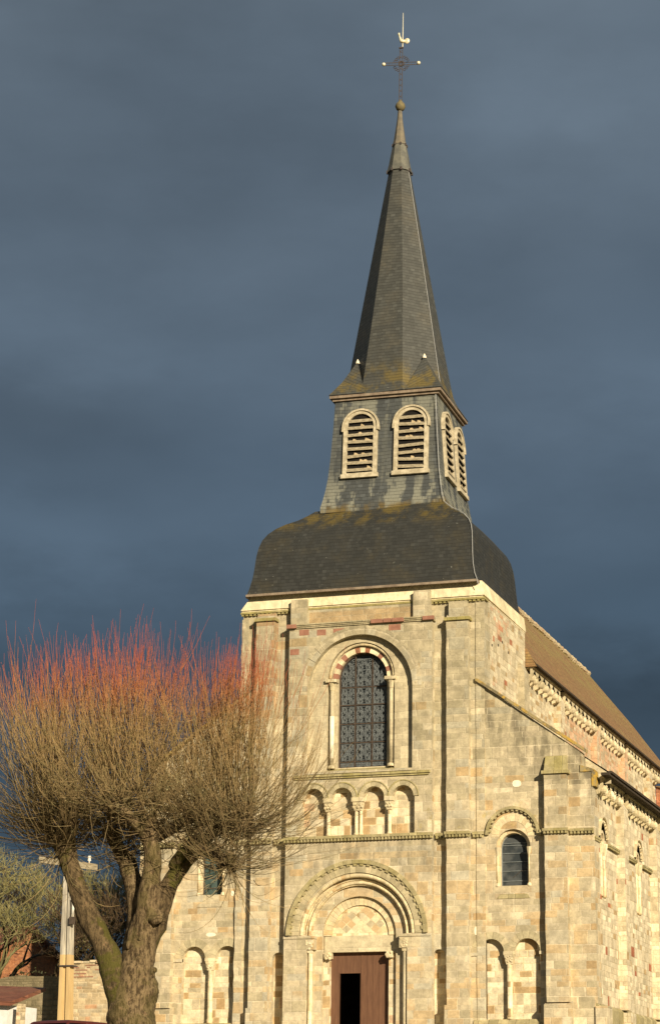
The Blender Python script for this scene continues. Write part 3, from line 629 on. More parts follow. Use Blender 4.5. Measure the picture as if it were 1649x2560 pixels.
# --- bulbous slate roof
prof = [(4.70, .12, -.30, 17.36), (4.63, .12, -.26, 17.6), (4.55, .12, -.2, 18.0), (4.50, .12, -.1, 18.5), (4.46, .12, .02, 19.0), (4.41, .13, .14, 19.4), (4.33, .14, .26, 19.72), (4.17, .16, .4, 20.0), (3.93, .19, .55, 20.24), (3.62, .24, .75, 20.46), (3.27, .29, .95, 20.63), (2.98, .34, 1.08, 20.82), (2.72, .38, 1.22, 21.03), (2.2, .43, 1.7, 21.2)]
def rect(hx, cx, yf, z, seg=9):
    ybk = 7.0-(yf+.3)*.72; q = []
    for a, b_ in (((cx-hx, yf), (cx+hx, yf)), ((cx+hx, yf), (cx+hx, ybk)), ((cx+hx, ybk), (cx-hx, ybk)), ((cx-hx, ybk), (cx-hx, yf))):
        for i in range(seg):
            t_ = i/seg; x_, y_ = a[0]+(b_[0]-a[0])*t_, a[1]+(b_[1]-a[1])*t_
            n_ = noise.noise(Vector((x_*.5, y_*.5, z*.6)))*.05
            sag = -.05*math.sin(PI*t_) if z < 17.5 else 0
            q.append((x_+n_, y_+n_, z+sag+n_*.6))
    return q
def roofloft(mb, rings):
    n = len(rings[0]); seg = n//4; V = 0; o = len(mb.v); vs = [q for rg in rings for q in rg]; fs = []; uv = []
    for i in range(len(rings)-1):
        a = Vector(rings[i][seg//2]); b_ = Vector(rings[i+1][seg//2]); V2 = V+(b_-a).length
        for j in range(n):
            k = (j+1) % n; side = j//seg; ax = 0 if side in (0, 2) else 1
            U = lambda q: q[ax]+side*17.3
            fs.append((i*n+j, i*n+k, (i+1)*n+k, (i+1)*n+j)); uv.append([(U(rings[i][j]), V), (U(rings[i][k]), V), (U(rings[i+1][k]), V2), (U(rings[i+1][j]), V2)])
        V = V2
    fs.append(tuple((len(rings)-1)*n+j for j in range(n))); uv.append(None); fs.append(tuple(range(n))[::-1]); uv.append(None)
    mb.add(vs, fs, uv)
dm = MB(); fine = []
for i in range(len(prof)-1):
    for k in range(3):
        t_ = k/3; fine.append([prof[i][q]*(1-t_)+prof[i+1][q]*t_ for q in range(4)])
fine.append(list(prof[-1])); roofloft(dm, [rect(*q) for q in fine]); dm = dm.build('tower_roof', 'slate_dome', church)
ev = MB(); ev.box(-4.62, 4.86, -.36, -.26, 17.27, 17.36, .0); ev.box(4.80, 4.9, -.26, 7.05, 17.25, 17.35); ev.box(-4.66, -4.56, -.26, 7.05, 17.25, 17.35); ev.build('eave_board', 'gutter', dm)
cb = MB(); cpts = [(4.93, -.35, 17.1), (4.86, -.37, 17.4)]+[(q[1]+q[0]+.02, q[2]-.04, q[3]+.01) for q in prof[1:-1]]; cpts += [(3.02, 1.22, 21.4), (2.93, 1.33, 21.9), (2.84, 1.42, 22.5), (2.72, 1.5, 24.5), (2.66, 1.55, 25.7)]
cb.tube(cpts, .013, 6); cb.build('lightning_cable', 'cable', church)

# --- belfry (turned a couple of degrees)
BC = Vector((.45, 3.78)); BR = R(2)
def brot(x, y, z): return (BC.x+x*math.cos(BR)-y*math.sin(BR), BC.y+x*math.sin(BR)+y*math.cos(BR), z)
bprof = [(2.60, 20.9), (2.60, 21.15), (2.52, 21.48), (2.44, 21.9), (2.37, 22.4), (2.30, 23.2), (2.22, 24.5), (2.16, 25.75)]
bm_ = MB(); rings = []
for hw, z in bprof:
    q = []
    for a, b_ in (((-1, -1), (1, -1)), ((1, -1), (1, 1)), ((1, 1), (-1, 1)), ((-1, 1), (-1, -1))):
        for i in range(4): t_ = i/4; q.append(brot(hw*(a[0]+(b_[0]-a[0])*t_), hw*(a[1]+(b_[1]-a[1])*t_), z))
    rings.append(q)
roofloft(bm_, rings); belfry = bm_.build('belfry', 'slate_belfry', church)
def bhw(z):
    for (h0, z0), (h1, z1) in zip(bprof, bprof[1:]):
        if z <= z1: return h0+(h1-h0)*(z-z0)/(z1-z0)
    return bprof[-1][0]
def belfry_window(cx, side):
    """louvred opening standing a little proud of the slate; side 0 faces the front, 1 the right"""
    th = BR+(PI/2 if side else 0); zb, zs, hw = 22.42, 24.58, .545
    tilt = (bhw(25.3)-bhw(22.4))/2.9
    def W(x, d, z):       # d outward from the slope
        yy = -(bhw(22.4)+tilt*(z-22.4))-d; c_, s_ = math.cos(th), math.sin(th)
        return (BC.x+x*c_-yy*s_, BC.y+x*s_+yy*c_, z)
    def conv(mb): mb.v = [W(x, -y, z) for x, y, z in mb.v]; return mb
    fr = MB(); fr.plate([(cx-.72, zb-.01), (cx+.72, zb-.01)]+[(cx+.72*math.cos(PI*i/20), zs+.72*math.sin(PI*i/20)) for i in range(21)], [arch_poly(cx, zb+.14, hw, zs, 20)], -.10, .05)
    fr.box(cx-.78, cx+.78, -.14, .03, zb-.07, zb+.1)
    fo = conv(fr).build('belfry_window', 'wood', church)
    hd = MB(); hd.ring(cx, zs-.02, .70, .78, -.15, .02, n=22); hd.box(cx-.79, cx-.70, -.15, .02, zs-.2, zs-.02); hd.box(cx+.70, cx+.79, -.15, .02, zs-.2, zs-.02); conv(hd).build('window_hood', 'wood', fo)
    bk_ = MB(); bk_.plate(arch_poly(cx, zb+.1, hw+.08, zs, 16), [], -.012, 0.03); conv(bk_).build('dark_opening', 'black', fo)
    sl_ = MB(); z = zb+.2
    while z < zs+.44:
        hh = hw if z < zs else math.sqrt(max(.02, hw*hw-(z-zs+.05)**2)); e = rng.uniform(-.035, .035)
        sl_.hexa([(cx-hh, -.105, z+e), (cx+hh, -.105, z-e), (cx-hh, -.02, z+.13+e), (cx+hh, -.02, z+.13-e), (cx-hh, -.115, z+.07+e), (cx+hh, -.115, z+.07-e), (cx-hh, -.02, z+.16+e), (cx+hh, -.02, z+.16-e)]); z += .305
    conv(sl_).split('louvre', 'slat', fo)
    lt = MB(); z = zb+.33
    while z < zs+.2:
        for q in range(rng.choice([0, 1, 2, 2])):
            a = cx+rng.uniform(-hw+.08, hw-.2); lt.hexa([(a, -.06, z-.02), (a+rng.uniform(.1, .3), -.06, z-.02), (a, -.014, z-.02), (a+.2, -.014, z-.02), (a+.03, -.05, z+rng.uniform(.03, .12)), (a+.12, -.05, z+.07), (a+.04, -.014, z+.08), (a+.12, -.014, z+.08)])
        z += .305
    if lt.v: conv(lt).split('nest_litter', 'rubbish', fo)
    return fo
for s_ in (0, 1):
    for cx in ((-1.02, 1.12) if s_ == 0 else (-.95, 1.15)): belfry_window(cx, s_)
# belfry cornice
cc_ = MB()
for z0, z1, o_ in ((25.76, 25.86, .09), (25.86, 25.97, .19)):
    for side in range(4):
        c_, s2 = math.cos(side*PI/2), math.sin(side*PI/2); h_ = bhw(25.7)+o_; w2 = .35
        P = []
        for z in (z0, z1-.002):
            for (x, y) in ((-h_, -h_), (h_, -h_), (-h_+w2, -h_+w2), (h_-w2, -h_+w2)):
                P.append(brot(x*c_-y*s2, x*s2+y*c_, z))
        cc_.hexa(P)
cc_.build('belfry_cornice', 'gutter', church)

# --- spire
SR = R(-2.5); HC = .0
def oct_(Rv, z, cx, cy, tw=0): return [(cx+Rv*math.sin(a), cy-Rv*math.cos(a), z) for a in [SR+tw+R(-22.5+45*i) for i in range(8)]]
sp = MB(); zs_ = [26.0, 26.25, 26.55, 27.0]; rs_ = [2.52, 2.38, 2.26, 2.17]
for i in range(13): z = 27.6+i*.75; zs_.append(z); rs_.append(2.17-(z-27.0)*.1745)
zs_.append(36.8); rs_.append(.50)
rings = []
for r_, z in zip(rs_, zs_): k = max(0, (z-26)/12); rings.append(oct_(r_, z, .43-.05*k, 3.8, R(5)*k))
sp.loft(rings); spire = sp.build('spire', 'slate_spire', church)
l2 = MB(); l2.loft([oct_(.56, 36.72, .385, 3.8, R(4.5)), oct_(.47, 37.1, .385, 3.8, R(4.5)), oct_(.29, 38.1, .38, 3.8, R(4.5))]); l2.build('lead_collar', 'lead', spire)
l3 = MB(); l3.loft([oct_(.33, 38.02, .38, 3.8, R(5)), oct_(.26, 38.25, .38, 3.8, R(5)), oct_(.13, 39.2, .385, 3.8, R(5)), oct_(.085, 39.75, .39, 3.8, R(5))]); l3.build('metal_cap', 'tan', spire)
hp = MB()
for i, rad, mt_ in ((2, .012, 1),):
    hp.tube([(Vector(rg[i])-Vector((.43, 3.8, 0))).to_tuple() if 0 else tuple(Vector(rg[i])+Vector((.015, -.02, 0))) for rg in rings[:-1]]+[(.62, 3.5, 37.2)], rad, 6)
hp.build('lightning_cable', 'cable', spire)
hk = MB()
for a in range(8):
    q = oct_(.53, 36.8, .385, 3.8, R(4.5))[a]; hk.box(q[0]-.035, q[0]+.035, q[1]-.05, q[1]+.05, 36.66, 36.8)
    q = oct_(.31, 38.05, .385, 3.8, R(4.5))[a]; hk.box(q[0]-.03, q[0]+.03, q[1]-.04, q[1]+.04, 37.95, 38.06)
hk.split('slate_hook', 'iron', spire)
CH = bhw(25.7)+.22
for sx, sy in ((-1, -1), (1, -1), (1, 1), (-1, 1)):
    C0 = Vector(brot(sx*CH, sy*CH, 25.99)); A = Vector(brot(sx*CH, sy*.85, 25.99)); B = Vector(brot(sx*.85, sy*CH, 25.99))
    ap = Vector(brot(sx*1.43, sy*1.43, 27.72)); In = Vector(brot(sx*.8, sy*.8, 26.0))
    s_ = MB(); s_.k = 0
    def tri(a, b_, c):
        U = (b_-a).normalized(); n_ = U.cross(c-a).normalized(); V_ = n_.cross(U)
        s_.add([a, b_, c], [(0, 1, 2)], [[((q-a).dot(U), (q-a).dot(V_)) for q in (a, b_, c)]])
    mid1 = C0.lerp(ap, .45)+Vector((0, 0, -.12))
    for E_ in (A, B):
        tri(C0, E_, mid1) if (E_ is B) else tri(E_, C0, mid1)
        tri(mid1, E_, ap)
    s_.add([A, B, C0], [(0, 1, 2)]); o = s_.build('broach', 'slate_spire', spire)
    fn = MB(); fn.lathe(ap.x, ap.y, [(.09, ap.z-.1), (.07, ap.z-.02), (.012, ap.z+.1)], 8); fn.build('finial', 'whitestone', o)

# --- cross and weathercock
cr = child_empty('spire_cross', church)
CX, CY = .40, 3.8
q = MB(); q.lathe(CX, CY, [(.08, 39.66), (.17, 39.74), (.225, 39.88), (.19, 40.0), (.09, 40.12), (.05, 40.2)], 12); q.build('globe', 'globe', cr, True)
q = MB()
for dx in (-.06, .06): q.tube([(CX+dx, CY, 40.15), (CX+dx+.03, CY, 42.72)], .016, 5)
for k in range(9): z = 40.3+k*.27; q.tube([(CX-.06, CY, z), (CX+.07, CY, z+.13)], .011, 4); q.tube([(CX+.07, CY, z), (CX-.06, CY, z+.13)], .011, 4)
q.box(CX-.07, CX+.12, CY-.03, CY+.03, 42.68, 42.74)
for dz in (-.06, .06): q.tube([(CX-.68, CY-.22, 41.9+dz), (CX+.74, CY+.22, 41.98+dz)], .016, 5)
for k in range(10): a = -.62+k*.13; q.tube([(CX+a, CY+a*.3, 41.89), (CX+a+.07, CY+a*.3, 42.0)], .011, 4)
q.ring(CX+.03, 41.94, .09, .13, CY-.03, CY+.03, 0, 2*PI, 14)
for k in range(4):
    a = PI/4+k*PI/2
    for e in (-.35, 0, .35): q.ring(CX+.03+.33*math.cos(a+e), 41.94+.33*math.sin(a+e), .045, .065, CY-.012, CY+.012, 0, 2*PI, 8)
    q.tube([(CX+.03+.1*math.cos(a), CY, 41.94+.1*math.sin(a)), (CX+.03+.3*math.cos(a), CY, 41.94+.3*math.sin(a))], .012, 4)
q.build('lattice_cross', 'iron', cr)
for s_ in (-1, 1):
    q = MB(); q.ball((CX+.03+s_*.73, CY+s_*.22, 41.94+s_*.04), .085, 10); q.build('arm_ball', 'gilt', cr, True)
q = MB(); q.tube([(.49, CY, 42.7), (.51, CY, 44.4)], [.022, .009], 6); q.build('rod', 'gilt', cr)
q = MB()   # cockerel: body, neck, head with comb, fan tail
q.tube([(.38, CY-.03, 43.12), (.44, CY-.01, 43.02), (.52, CY, 43.0), (.6, CY+.02, 43.04)], [.05, .085, .085, .05], 8)
q.tube([(.41, CY-.02, 43.08), (.37, CY-.03, 43.22), (.34, CY-.03, 43.32)], [.06, .042, .04], 8); q.ball((.33, CY-.03, 43.36), .052, 8)
q.tube([(.30, CY-.03, 43.36), (.25, CY-.03, 43.34)], [.022, .004], 5); q.add([(.29, CY-.03, 43.39), (.37, CY-.03, 43.39), (.36, CY-.03, 43.46), (.33, CY-.03, 43.43), (.31, CY-.03, 43.46)], [(0, 1, 2, 3, 4)])
q.ball((.68, CY+.03, 43.02), .125, 10, (1, .35, 1.1)); q.build('weathercock', 'gilt', cr, True)

# ------------------------------------------------------------ aisles
def aisle_front(sgn):
    if sgn > 0: xi, xo = 5.03, 8.72; cx_w, hw, xb = 6.12, .53, (7.40, 8.25); n1, n2 = (5.25, .49), (6.62, .49)
    else: xi, xo = -4.83, -8.45; cx_w, hw, xb = -5.92, .43, (-8.15, -7.35); n1, n2 = (-5.16, .465), (-6.52, .47)
    ai = child_empty('aisle_front', church); lo, hi = min(xi, xo), max(xi, xo)
    zi, zo = 13.2, 10.55
    outer = [(lo, -.5), (hi, -.5), (hi, zo if sgn > 0 else zi), (lo, zi if sgn > 0 else zo)]
    wh = arch_poly(cx_w, 5.62, hw+.13, 7.06, 20)
    nz_ = []
    for n_, r_ in (n1, n2): nz_.append((n_, r_))
    niche = [arch_poly(n1[0], .78, n1[1], 3.2, 16), arch_poly(n2[0], .78, n2[1], 3.2, 16)]
    if sgn > 0: outer = [(lo, -.5), (9.15, -.5), (9.15, 9.75), (hi, 9.75), (hi, zo), (lo, zi)]
    else: outer = [(-8.9, -.5), (hi, -.5), (hi, zi), (lo, zo), (lo, 9.75), (-8.9, 9.75)]
    # the pier between the niches is only a column: one opening with two arched heads
    L_, R_ = (n1, n2) if n1[0] < n2[0] else (n2, n1)
    two = [(L_[0]-L_[1], .78), (R_[0]+R_[1], .78)]+[(R_[0]+R_[1]*math.cos(PI*i/16), 3.2+R_[1]*math.sin(PI*i/16)) for i in range(17)]+[(L_[0]+L_[1]*math.cos(PI*i/16), 3.2+L_[1]*math.sin(PI*i/16)) for i in range(17)]
    wl = MB(); wl.plate(outer, [wh, two], 0, .8); wl.build('wall', 'aisle', ai)
    bkp = MB(); bkp.box(L_[0]-L_[1]-.2, R_[0]+R_[1]+.2, .24, .45, .6, 3.9); bkp.build('niche_back', 'niche', ai)
    ml = MB(); xm_ = (L_[0]+L_[1]+R_[0]-R_[1])/2; h_ = .13
    ml.lathe(xm_, .07, [(.13, .78), (.13, .9), (.1, .96), (.1, 2.78)], 12); o = ml.build('niche_column', 'portal', ai, True)
    k = MB(); k.hexa([(xm_-.11, -.02, 2.75), (xm_+.11, -.02, 2.75), (xm_-.11, .17, 2.75), (xm_+.11, .17, 2.75), (xm_-.19, -.05, 3.1), (xm_+.19, -.05, 3.1), (xm_-.19, .17, 3.1), (xm_+.19, .17, 3.1)]); k.box(xm_-.21, xm_+.21, -.06, .17, 3.1, 3.22, .004)
    for q_ in range(8): k.ball((xm_+rng.uniform(-.12, .12), -.03, 2.85+rng.uniform(0, .22)), .045, 6)
    k.build('capital', 'corbel', o)
    k = MB(); k.box(R_[0]+R_[1]-.03, R_[0]+R_[1]+.16, -.04, .16, 3.1, 3.22); k.box(L_[0]-L_[1]-.38, L_[0]-L_[1]+.0, -.04, .1, 3.08, 3.2); k.split('impost', 'facade', ai)
    for n_, r_ in (n1, n2): a = MB(); a.ring(n_, 3.2, r_, r_+.3 if r_ < .48 else r_+.27, -.008, .1, n=11, jit=.006); a.build('niche_voussoirs', 'vousgrey', ai)
    # string, coping
    bx0, bx1 = xb
    hood = 1.0
    segs = ([(5.04, cx_w-hood), (cx_w+hood, bx0-.05), (bx1+.05, 9.2)] if sgn > 0 else [(-8.95, bx0-.05), (bx1+.05, cx_w-hood), (cx_w+hood, -4.92)])
    for a, b_ in segs:
        if b_-a > .1: billet_string(a, b_, 0, 7.44, 7.64, par=ai)
    billet_string(bx0-.05, bx1+.05, D, 7.44, 7.64, par=ai)
    hd = MB(); hd.ring(cx_w, 7.52, .93, 1.04, -.13, .0, n=30)
    for i in range(31):
        if i % 2: hd.ring(cx_w, 7.52, .86, .93, -.1, 0, PI*i/31, PI*(i+1)/31, 1)
    hd.build('billet_hood', 'string', ai)
    # window
    wn = child_empty('aisle_window', church)
    a = MB(); a.ring(cx_w, 7.45, .56, .85, -.012, .2, n=15, jit=.004); a.build('outer_voussoirs', 'vous', wn)
    a = MB(); a.roll(cx_w, 7.3, hw+.16, .045, .05, n=24); a.build('roll_moulding', 'vous', wn)
    a = MB(); a.plate(arch_poly(cx_w, 5.6, hw+.2, 7.06, 20), [arch_poly(cx_w, 5.3, hw-.01, 7.06, 20)] if 0 else [], .12, .13) if 0 else a.ring(cx_w, 7.06, hw, hw+.3, .13, .5, n=13); a.box(cx_w-hw-.3, cx_w-hw, .13, .5, 5.5, 7.06); a.box(cx_w+hw, cx_w+hw+.3, .13, .5, 5.5, 7.06); a.build('inner_order', 'portal', wn)
    for s2 in (-1, 1):
        x = cx_w+s2*(hw+.08); c = MB(); c.lathe(x, .06, [(.055, 5.7), (.05, 6.75)], 10); oo = c.build('column', 'portal', wn, True)
        k = MB(); k.lathe(x, .06, [(.055, 6.72), (.1, 6.95), (.11, 7.05)], 8); k.build('capital', 'corbel', oo); k = MB(); k.lathe(x, .06, [(.1, 5.6), (.09, 5.68), (.06, 5.72)], 8); k.build('column_base', 'corbel', oo)
    sl_ = MB(); sl_.hexa([(cx_w-hw-.1, -.02, 5.15), (cx_w+hw+.1, -.02, 5.15), (cx_w-hw-.1, .45, 5.15), (cx_w+hw+.1, .45, 5.15), (cx_w-hw, -.02, 5.3), (cx_w+hw, -.02, 5.3), (cx_w-hw, .45, 5.62), (cx_w+hw, .45, 5.62)]); sl_.build('sill', 'string' if sgn > 0 else 'facade', wn)
    G = MB(); G.plate(arch_poly(cx_w, 5.5, hw+.02, 7.06, 20), [], .40, .42); gg = G.build('glass', 'glass' if sgn > 0 else 'glassblue', wn)
    fr = MB(); fr.ring(cx_w, 7.06, hw-.035, hw+.005, .34, .4, n=24); fr.box(cx_w-hw, cx_w-hw+.03, .34, .4, 5.5, 7.06); fr.box(cx_w+hw-.03, cx_w+hw, .34, .4, 5.5, 7.06)
    for z in ((5.83, 6.2, 6.54, 6.86, 7.15, 7.24) if sgn > 0 else (5.9, 6.3, 6.7, 7.1)): fr.box(cx_w-hw+.03, cx_w+hw-.03, .372, .396, z-.011, z+.011)
    fr.build('saddle_bars', 'grille' if sgn > 0 else 'iron', wn)
    if sgn > 0: fr = MB(); fr.tube([(cx_w-.1, .38, 5.95), (cx_w+.2, .36, 6.2), (cx_w+.44, .37, 6.26)], .01, 5); fr.build('bent_wire', 'rustbar', gg)
    cp = MB(); x0, x1 = (4.72, 8.85) if sgn > 0 else (-8.6, -4.55); za, zb = (13.42, 10.56) if sgn > 0 else (10.56, 13.35)
    N = 14
    for i in range(N):
        a, b_ = x0+(x1-x0)*i/N, x0+(x1-x0)*(i+1)/N; c_, d_ = za+(zb-za)*i/N, za+(zb-za)*(i+1)/N; e = rng.uniform(-.012, .012)
        cp.hexa([(a, -.12+e, c_), (b_-.006, -.12+e, d_), (a, .85, c_), (b_-.006, .85, d_), (a, -.12+e, c_+.13), (b_-.006, -.12+e, d_+.13), (a, .85, c_+.13), (b_-.006, .85, d_+.13)])
    cp.build('raking_coping', M['coping'], ai)
    # buttress with gabled top
    bt = MB(); bt.pier(bx0, bx1, D, 0, 1.35, 9.68); bt.hexa([(bx0-.08, D-.1, -.5), (bx1+.08, D-.1, -.5), (bx0-.08, 0, -.5), (bx1+.08, 0, -.5), (bx0-.08, D-.1, 1.25), (bx1+.08, D-.1, 1.25), (bx0-.08, 0, 1.4), (bx1+.08, 0, 1.4)])
    wt_ = MB(); wt_.hexa([(bx0, D, 9.8), (bx1, D, 9.8), (bx0, 0, 9.8), (bx1, 0, 9.8), (bx0+.02, -.10, 10.38), (bx1-.02, -.10, 10.38), (bx0+.02, 0, 10.4), (bx1-.02, 0, 10.4)])
    o = bt.build('buttress', 'aisle', ai); wt_.build('weathering', 'string', o); k = MB(); k.box(bx0-.08, bx1+.08, D-.08, -.001, 9.68, 9.8, .004); k.build('moulding', 'string', o)
    pl = MB(); a, b_ = ((4.6, 7.3) if sgn > 0 else (-7.25, -4.25)); pl.hexa([(a, -.14, -.5), (b_, -.14, -.5), (a, 0, -.5), (b_, 0, -.5), (a, -.14, .66), (b_, -.14, .66), (a, 0, .78), (b_, 0, .78)]); pl.build('plinth', 'string', ai)
mt, t, b = newmat('lichened coping'); p = pos(t)
c = t.mix(t.ss(t.noise(p, 1.4, 5, .7), .45, .6), (.30, .24, .12), (.46, .29, .045)); c = t.mix(t.ss(t.noise(p, 3, 4), .5, .65), c, (.17, .14, .08)); t.L.new(c, b.inputs['Base Color']); b.inputs['Roughness'].default_value = .95; bump(t, b, t.noise(p, 9, 4), .6, .02); M['coping'] = mt
aisle_front(1); aisle_front(-1)

# white repair stones let into the facade
wp = MB()
for x, z, w_, h_, y in ((4.85, 9.88, .34, .26, -.006), (6.28, 9.42, .42, .26, -.006), (-5.85, 4.1, .5, .15, -.008), (4.62+.07, 4.0, .2, .32, -.006), (-5.0, 5.65, .16, .2, -.008)):
    n_ = 10; wp.add([(x+w_/2*math.cos(2*PI*i/n_)*(abs(math.cos(2*PI*i/n_))**-.4 if abs(math.cos(2*PI*i/n_)) > .1 else 1)*.8, y, z+h_/2*math.sin(2*PI*i/n_)) for i in range(n_)]+[(x+w_/2*math.cos(2*PI*i/n_)*.9, .01, z+h_/2*math.sin(2*PI*i/n_)) for i in range(n_)], [tuple(range(n_))]+[(i, (i+1) % n_, n_+(i+1) % n_, n_+i) for i in range(n_)])
wp.split('repair_stone', 'whitestone', church)

ph = MB()
for y_, z_ in ((1.25, 15.62), (2.2, 15.82), (2.86, 16.08), (3.83, 15.86)): ph.box(5.02, 5.036, y_-.06, y_+.06, z_-.6, z_-.5)
ph.split('putlog_hole', 'black', church)

# right aisle flank
XA = 9.15; YE = 35.2
fl = child_empty('aisle_flank', church)
ys = [4.4+6.75*i for i in range(5)]
wins = [1.72+6.75*i+(.0 if i == 0 else .05) for i in range(5)]
wl = MB(); holes = [arch_poly(y+.0, 5.25, .34, 7.35, 14) for y in wins]
wl.plate([(0.8, -.5), (YE, -.5), (YE, 9.6), (.8, 9.6)], holes, XA, XA-.6, 'x'); wl.build('wall', 'side', fl)
for y in wins:
    a = MB(); a.plate(arch_poly(y, 5.1, .42, 7.35, 16), [arch_poly(y, 5.45, .15, 7.3, 12)], XA-.16, XA-.5, 'x'); a.build('window_reveal', 'portal', fl); a = MB(); a.plate(arch_poly(y, 5.3, .22, 7.3, 12), [], XA-.46, XA-.45, 'x'); a.build('aisle_side_window', 'glass', church)
    a = MB(); a.ring(y, 7.45, .34, .62, XA, XA+.012, n=13, axis='x'); a.ring(y, 7.5, .66, .76, XA-.01, XA+.1, n=24, axis='x')
    for i in range(25):
        if i % 2: a.ring(y, 7.5, .60, .66, XA, XA+.08, PI*i/25, PI*(i+1)/25, 1, axis='x')
    a.build('window_arch', 'corbel', fl)
    for s_ in (-1, 1):
        c = MB(); c.lathe(XA-.02, y+s_*.3, [(.09, 5.3), (.075, 5.4), (.07, 6.85)], 10); o = c.build('window_column', 'portal', fl, True)
        k = MB(); k.lathe(XA-.02, y+s_*.3, [(.075, 6.85), (.13, 7.1), (.15, 7.22), (.15, 7.3)], 8); k.build('capital', 'corbel', o)
for i, y in enumerate(ys+[-.0]):
    w_ = .85 if y > 0 else .9
    b_ = MB(); y0, y1 = (y, y+w_) if y > 0 else (0.001, .8)
    b_.box(XA, XA+(.3 if y > 0 else .06), y0, y1, 1.3, 9.0); b_.box(XA, XA+.42, y0-.08, y1+.08, -.5, 1.2)
    b_.hexa([(XA, y0, 9.), (XA+(.3 if y > 0 else .06), y0, 9.), (XA, y1, 9.), (XA+(.3 if y > 0 else .06), y1, 9.), (XA, y0, 9.4), (XA+.02, y0, 9.4), (XA, y1, 9.4), (XA+.02, y1, 9.4)])
    b_.build('buttress', 'side' if y > 0 else 'aisle', fl)
pl = MB(); pl.box(XA, XA+.14, .0, YE, -.5, 1.2); pl.hexa([(XA, 0, 1.2), (XA+.14, 0, 1.2), (XA, YE, 1.2), (XA+.14, YE, 1.2), (XA, 0, 1.33), (XA+.01, 0, 1.33), (XA, YE, 1.33), (XA+.01, YE, 1.33)]); pl.build('plinth', 'string', fl)
y = .0
for a, b_ in [(0, wins[0]-.7)]+[(wins[i]+.7, wins[i+1]-.7) for i in range(4)]: billet_string(a+.01, b_, -XA, 7.2, 7.36, par=fl, axis='x')

def corbel_table(x, ya, yb, z0, z1, name='corbel_table', par=None):
    """row of carved corbels carrying little mitred arches below the eave"""
    o = MB(); n = max(2, round((yb-ya)/.78)); st_ = (yb-ya)/n; h_ = z1-z0
    o.box(x, x+.36, ya, yb, z1-.12, z1)
    saw = [(ya, z1-.122)]
    for i in range(n): saw += [(ya+i*st_, z1-h_*.48), (ya+(i+.14)*st_, z1-h_*.48), (ya+(i+.5)*st_, z1-h_*.16), (ya+(i+.86)*st_, z1-h_*.48)]
    saw += [(yb, z1-h_*.48), (yb, z1-.122)]
    saw = saw[::-1]; o.plate(saw, [], x+.3, x+.2, 'x', back=True)
    for i in range(n+1):
        y = ya+i*st_; e = rng.uniform(.0, .08); w_ = .2+rng.uniform(-.03, .03); y = min(max(y, ya+w_), yb-w_)
        zt = z1-h_*.48-.002
        o.hexa([(x, y-w_*.6, zt-h_*.5), (x+.08+e, y-w_*.6, zt-h_*.42), (x, y+w_*.6, zt-h_*.5), (x+.08+e, y+w_*.6, zt-h_*.42), (x, y-w_, zt), (x+.34, y-w_, zt), (x, y+w_, zt), (x+.34, y+w_, zt)])
        o.ball((x+.2+e, y, zt-h_*.2), .15, 6, (1, 1.1, 1.1))
    return o.build(name, 'corbel', par)
prev = .5
for y in ys: corbel_table(XA, prev, y-.02, 8.95, 9.66, par=fl); prev = y+.87
# aisle roof, eave
ar = MB(); ar.add([(9.75, -.0, 9.70), (9.75, YE, 9.70), (5.0, YE, 12.9), (5.0, -.0, 12.9), (9.75, 0, 9.78), (9.75, YE, 9.78), (5., YE, 13.0), (5., 0, 13.0)], [(4, 5, 6, 7), (0, 1, 5, 4), (3, 2, 1, 0)]); ar.v = [(x, y_ if y_ > .5 else .86 if x < 9 else .9, z) for x, y_, z in ar.v]; ar.build('aisle_roof', 'tile', church)
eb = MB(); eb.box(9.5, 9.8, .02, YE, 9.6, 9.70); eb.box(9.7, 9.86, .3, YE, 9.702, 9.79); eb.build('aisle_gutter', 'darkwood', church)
kn = MB(); kn.hexa([(8.722, -.05, 9.752), (9.2, -.05, 9.752), (8.722, .8, 9.752), (9.2, .8, 9.752), (8.722, -.05, 10.02), (9.24, -.05, 9.84), (8.722, .8, 10.02), (9.24, .8, 9.84)]); kn.box(9.152, 9.30, -.03, .5, 9.2, 9.75); kn.build('kneeler', M['coping'], church)
fg = MB(); fg.plate([(8.73, 9.4), (9.70, 9.4), (9.70, 9.74), (8.73, 10.42)], [], .86, .9); fg.build('roof_infill', 'side', church)
fl2 = MB(); fl2.hexa([(5.032, 6.62, 15.3), (5.5, 6.62, 15.3), (5.032, 6.75, 15.3), (5.5, 6.75, 15.3), (5.032, 6.62, 16.1), (5.1, 6.62, 16.05), (5.032, 6.75, 16.1), (5.1, 6.75, 16.05)]); fl2.build('roof_flashing', 'tile', church)

# left aisle body
lb = MB(); lb.box(-8.9, -4.85, .8, YE, -.5, 9.6); lb.add([(-9.3, .85, 9.7), (-4.9, .85, 12.8), (-4.9, YE, 12.8), (-9.3, YE, 9.7)], [(0, 1, 2, 3)]); lb.build('left_aisle', 'side', church)

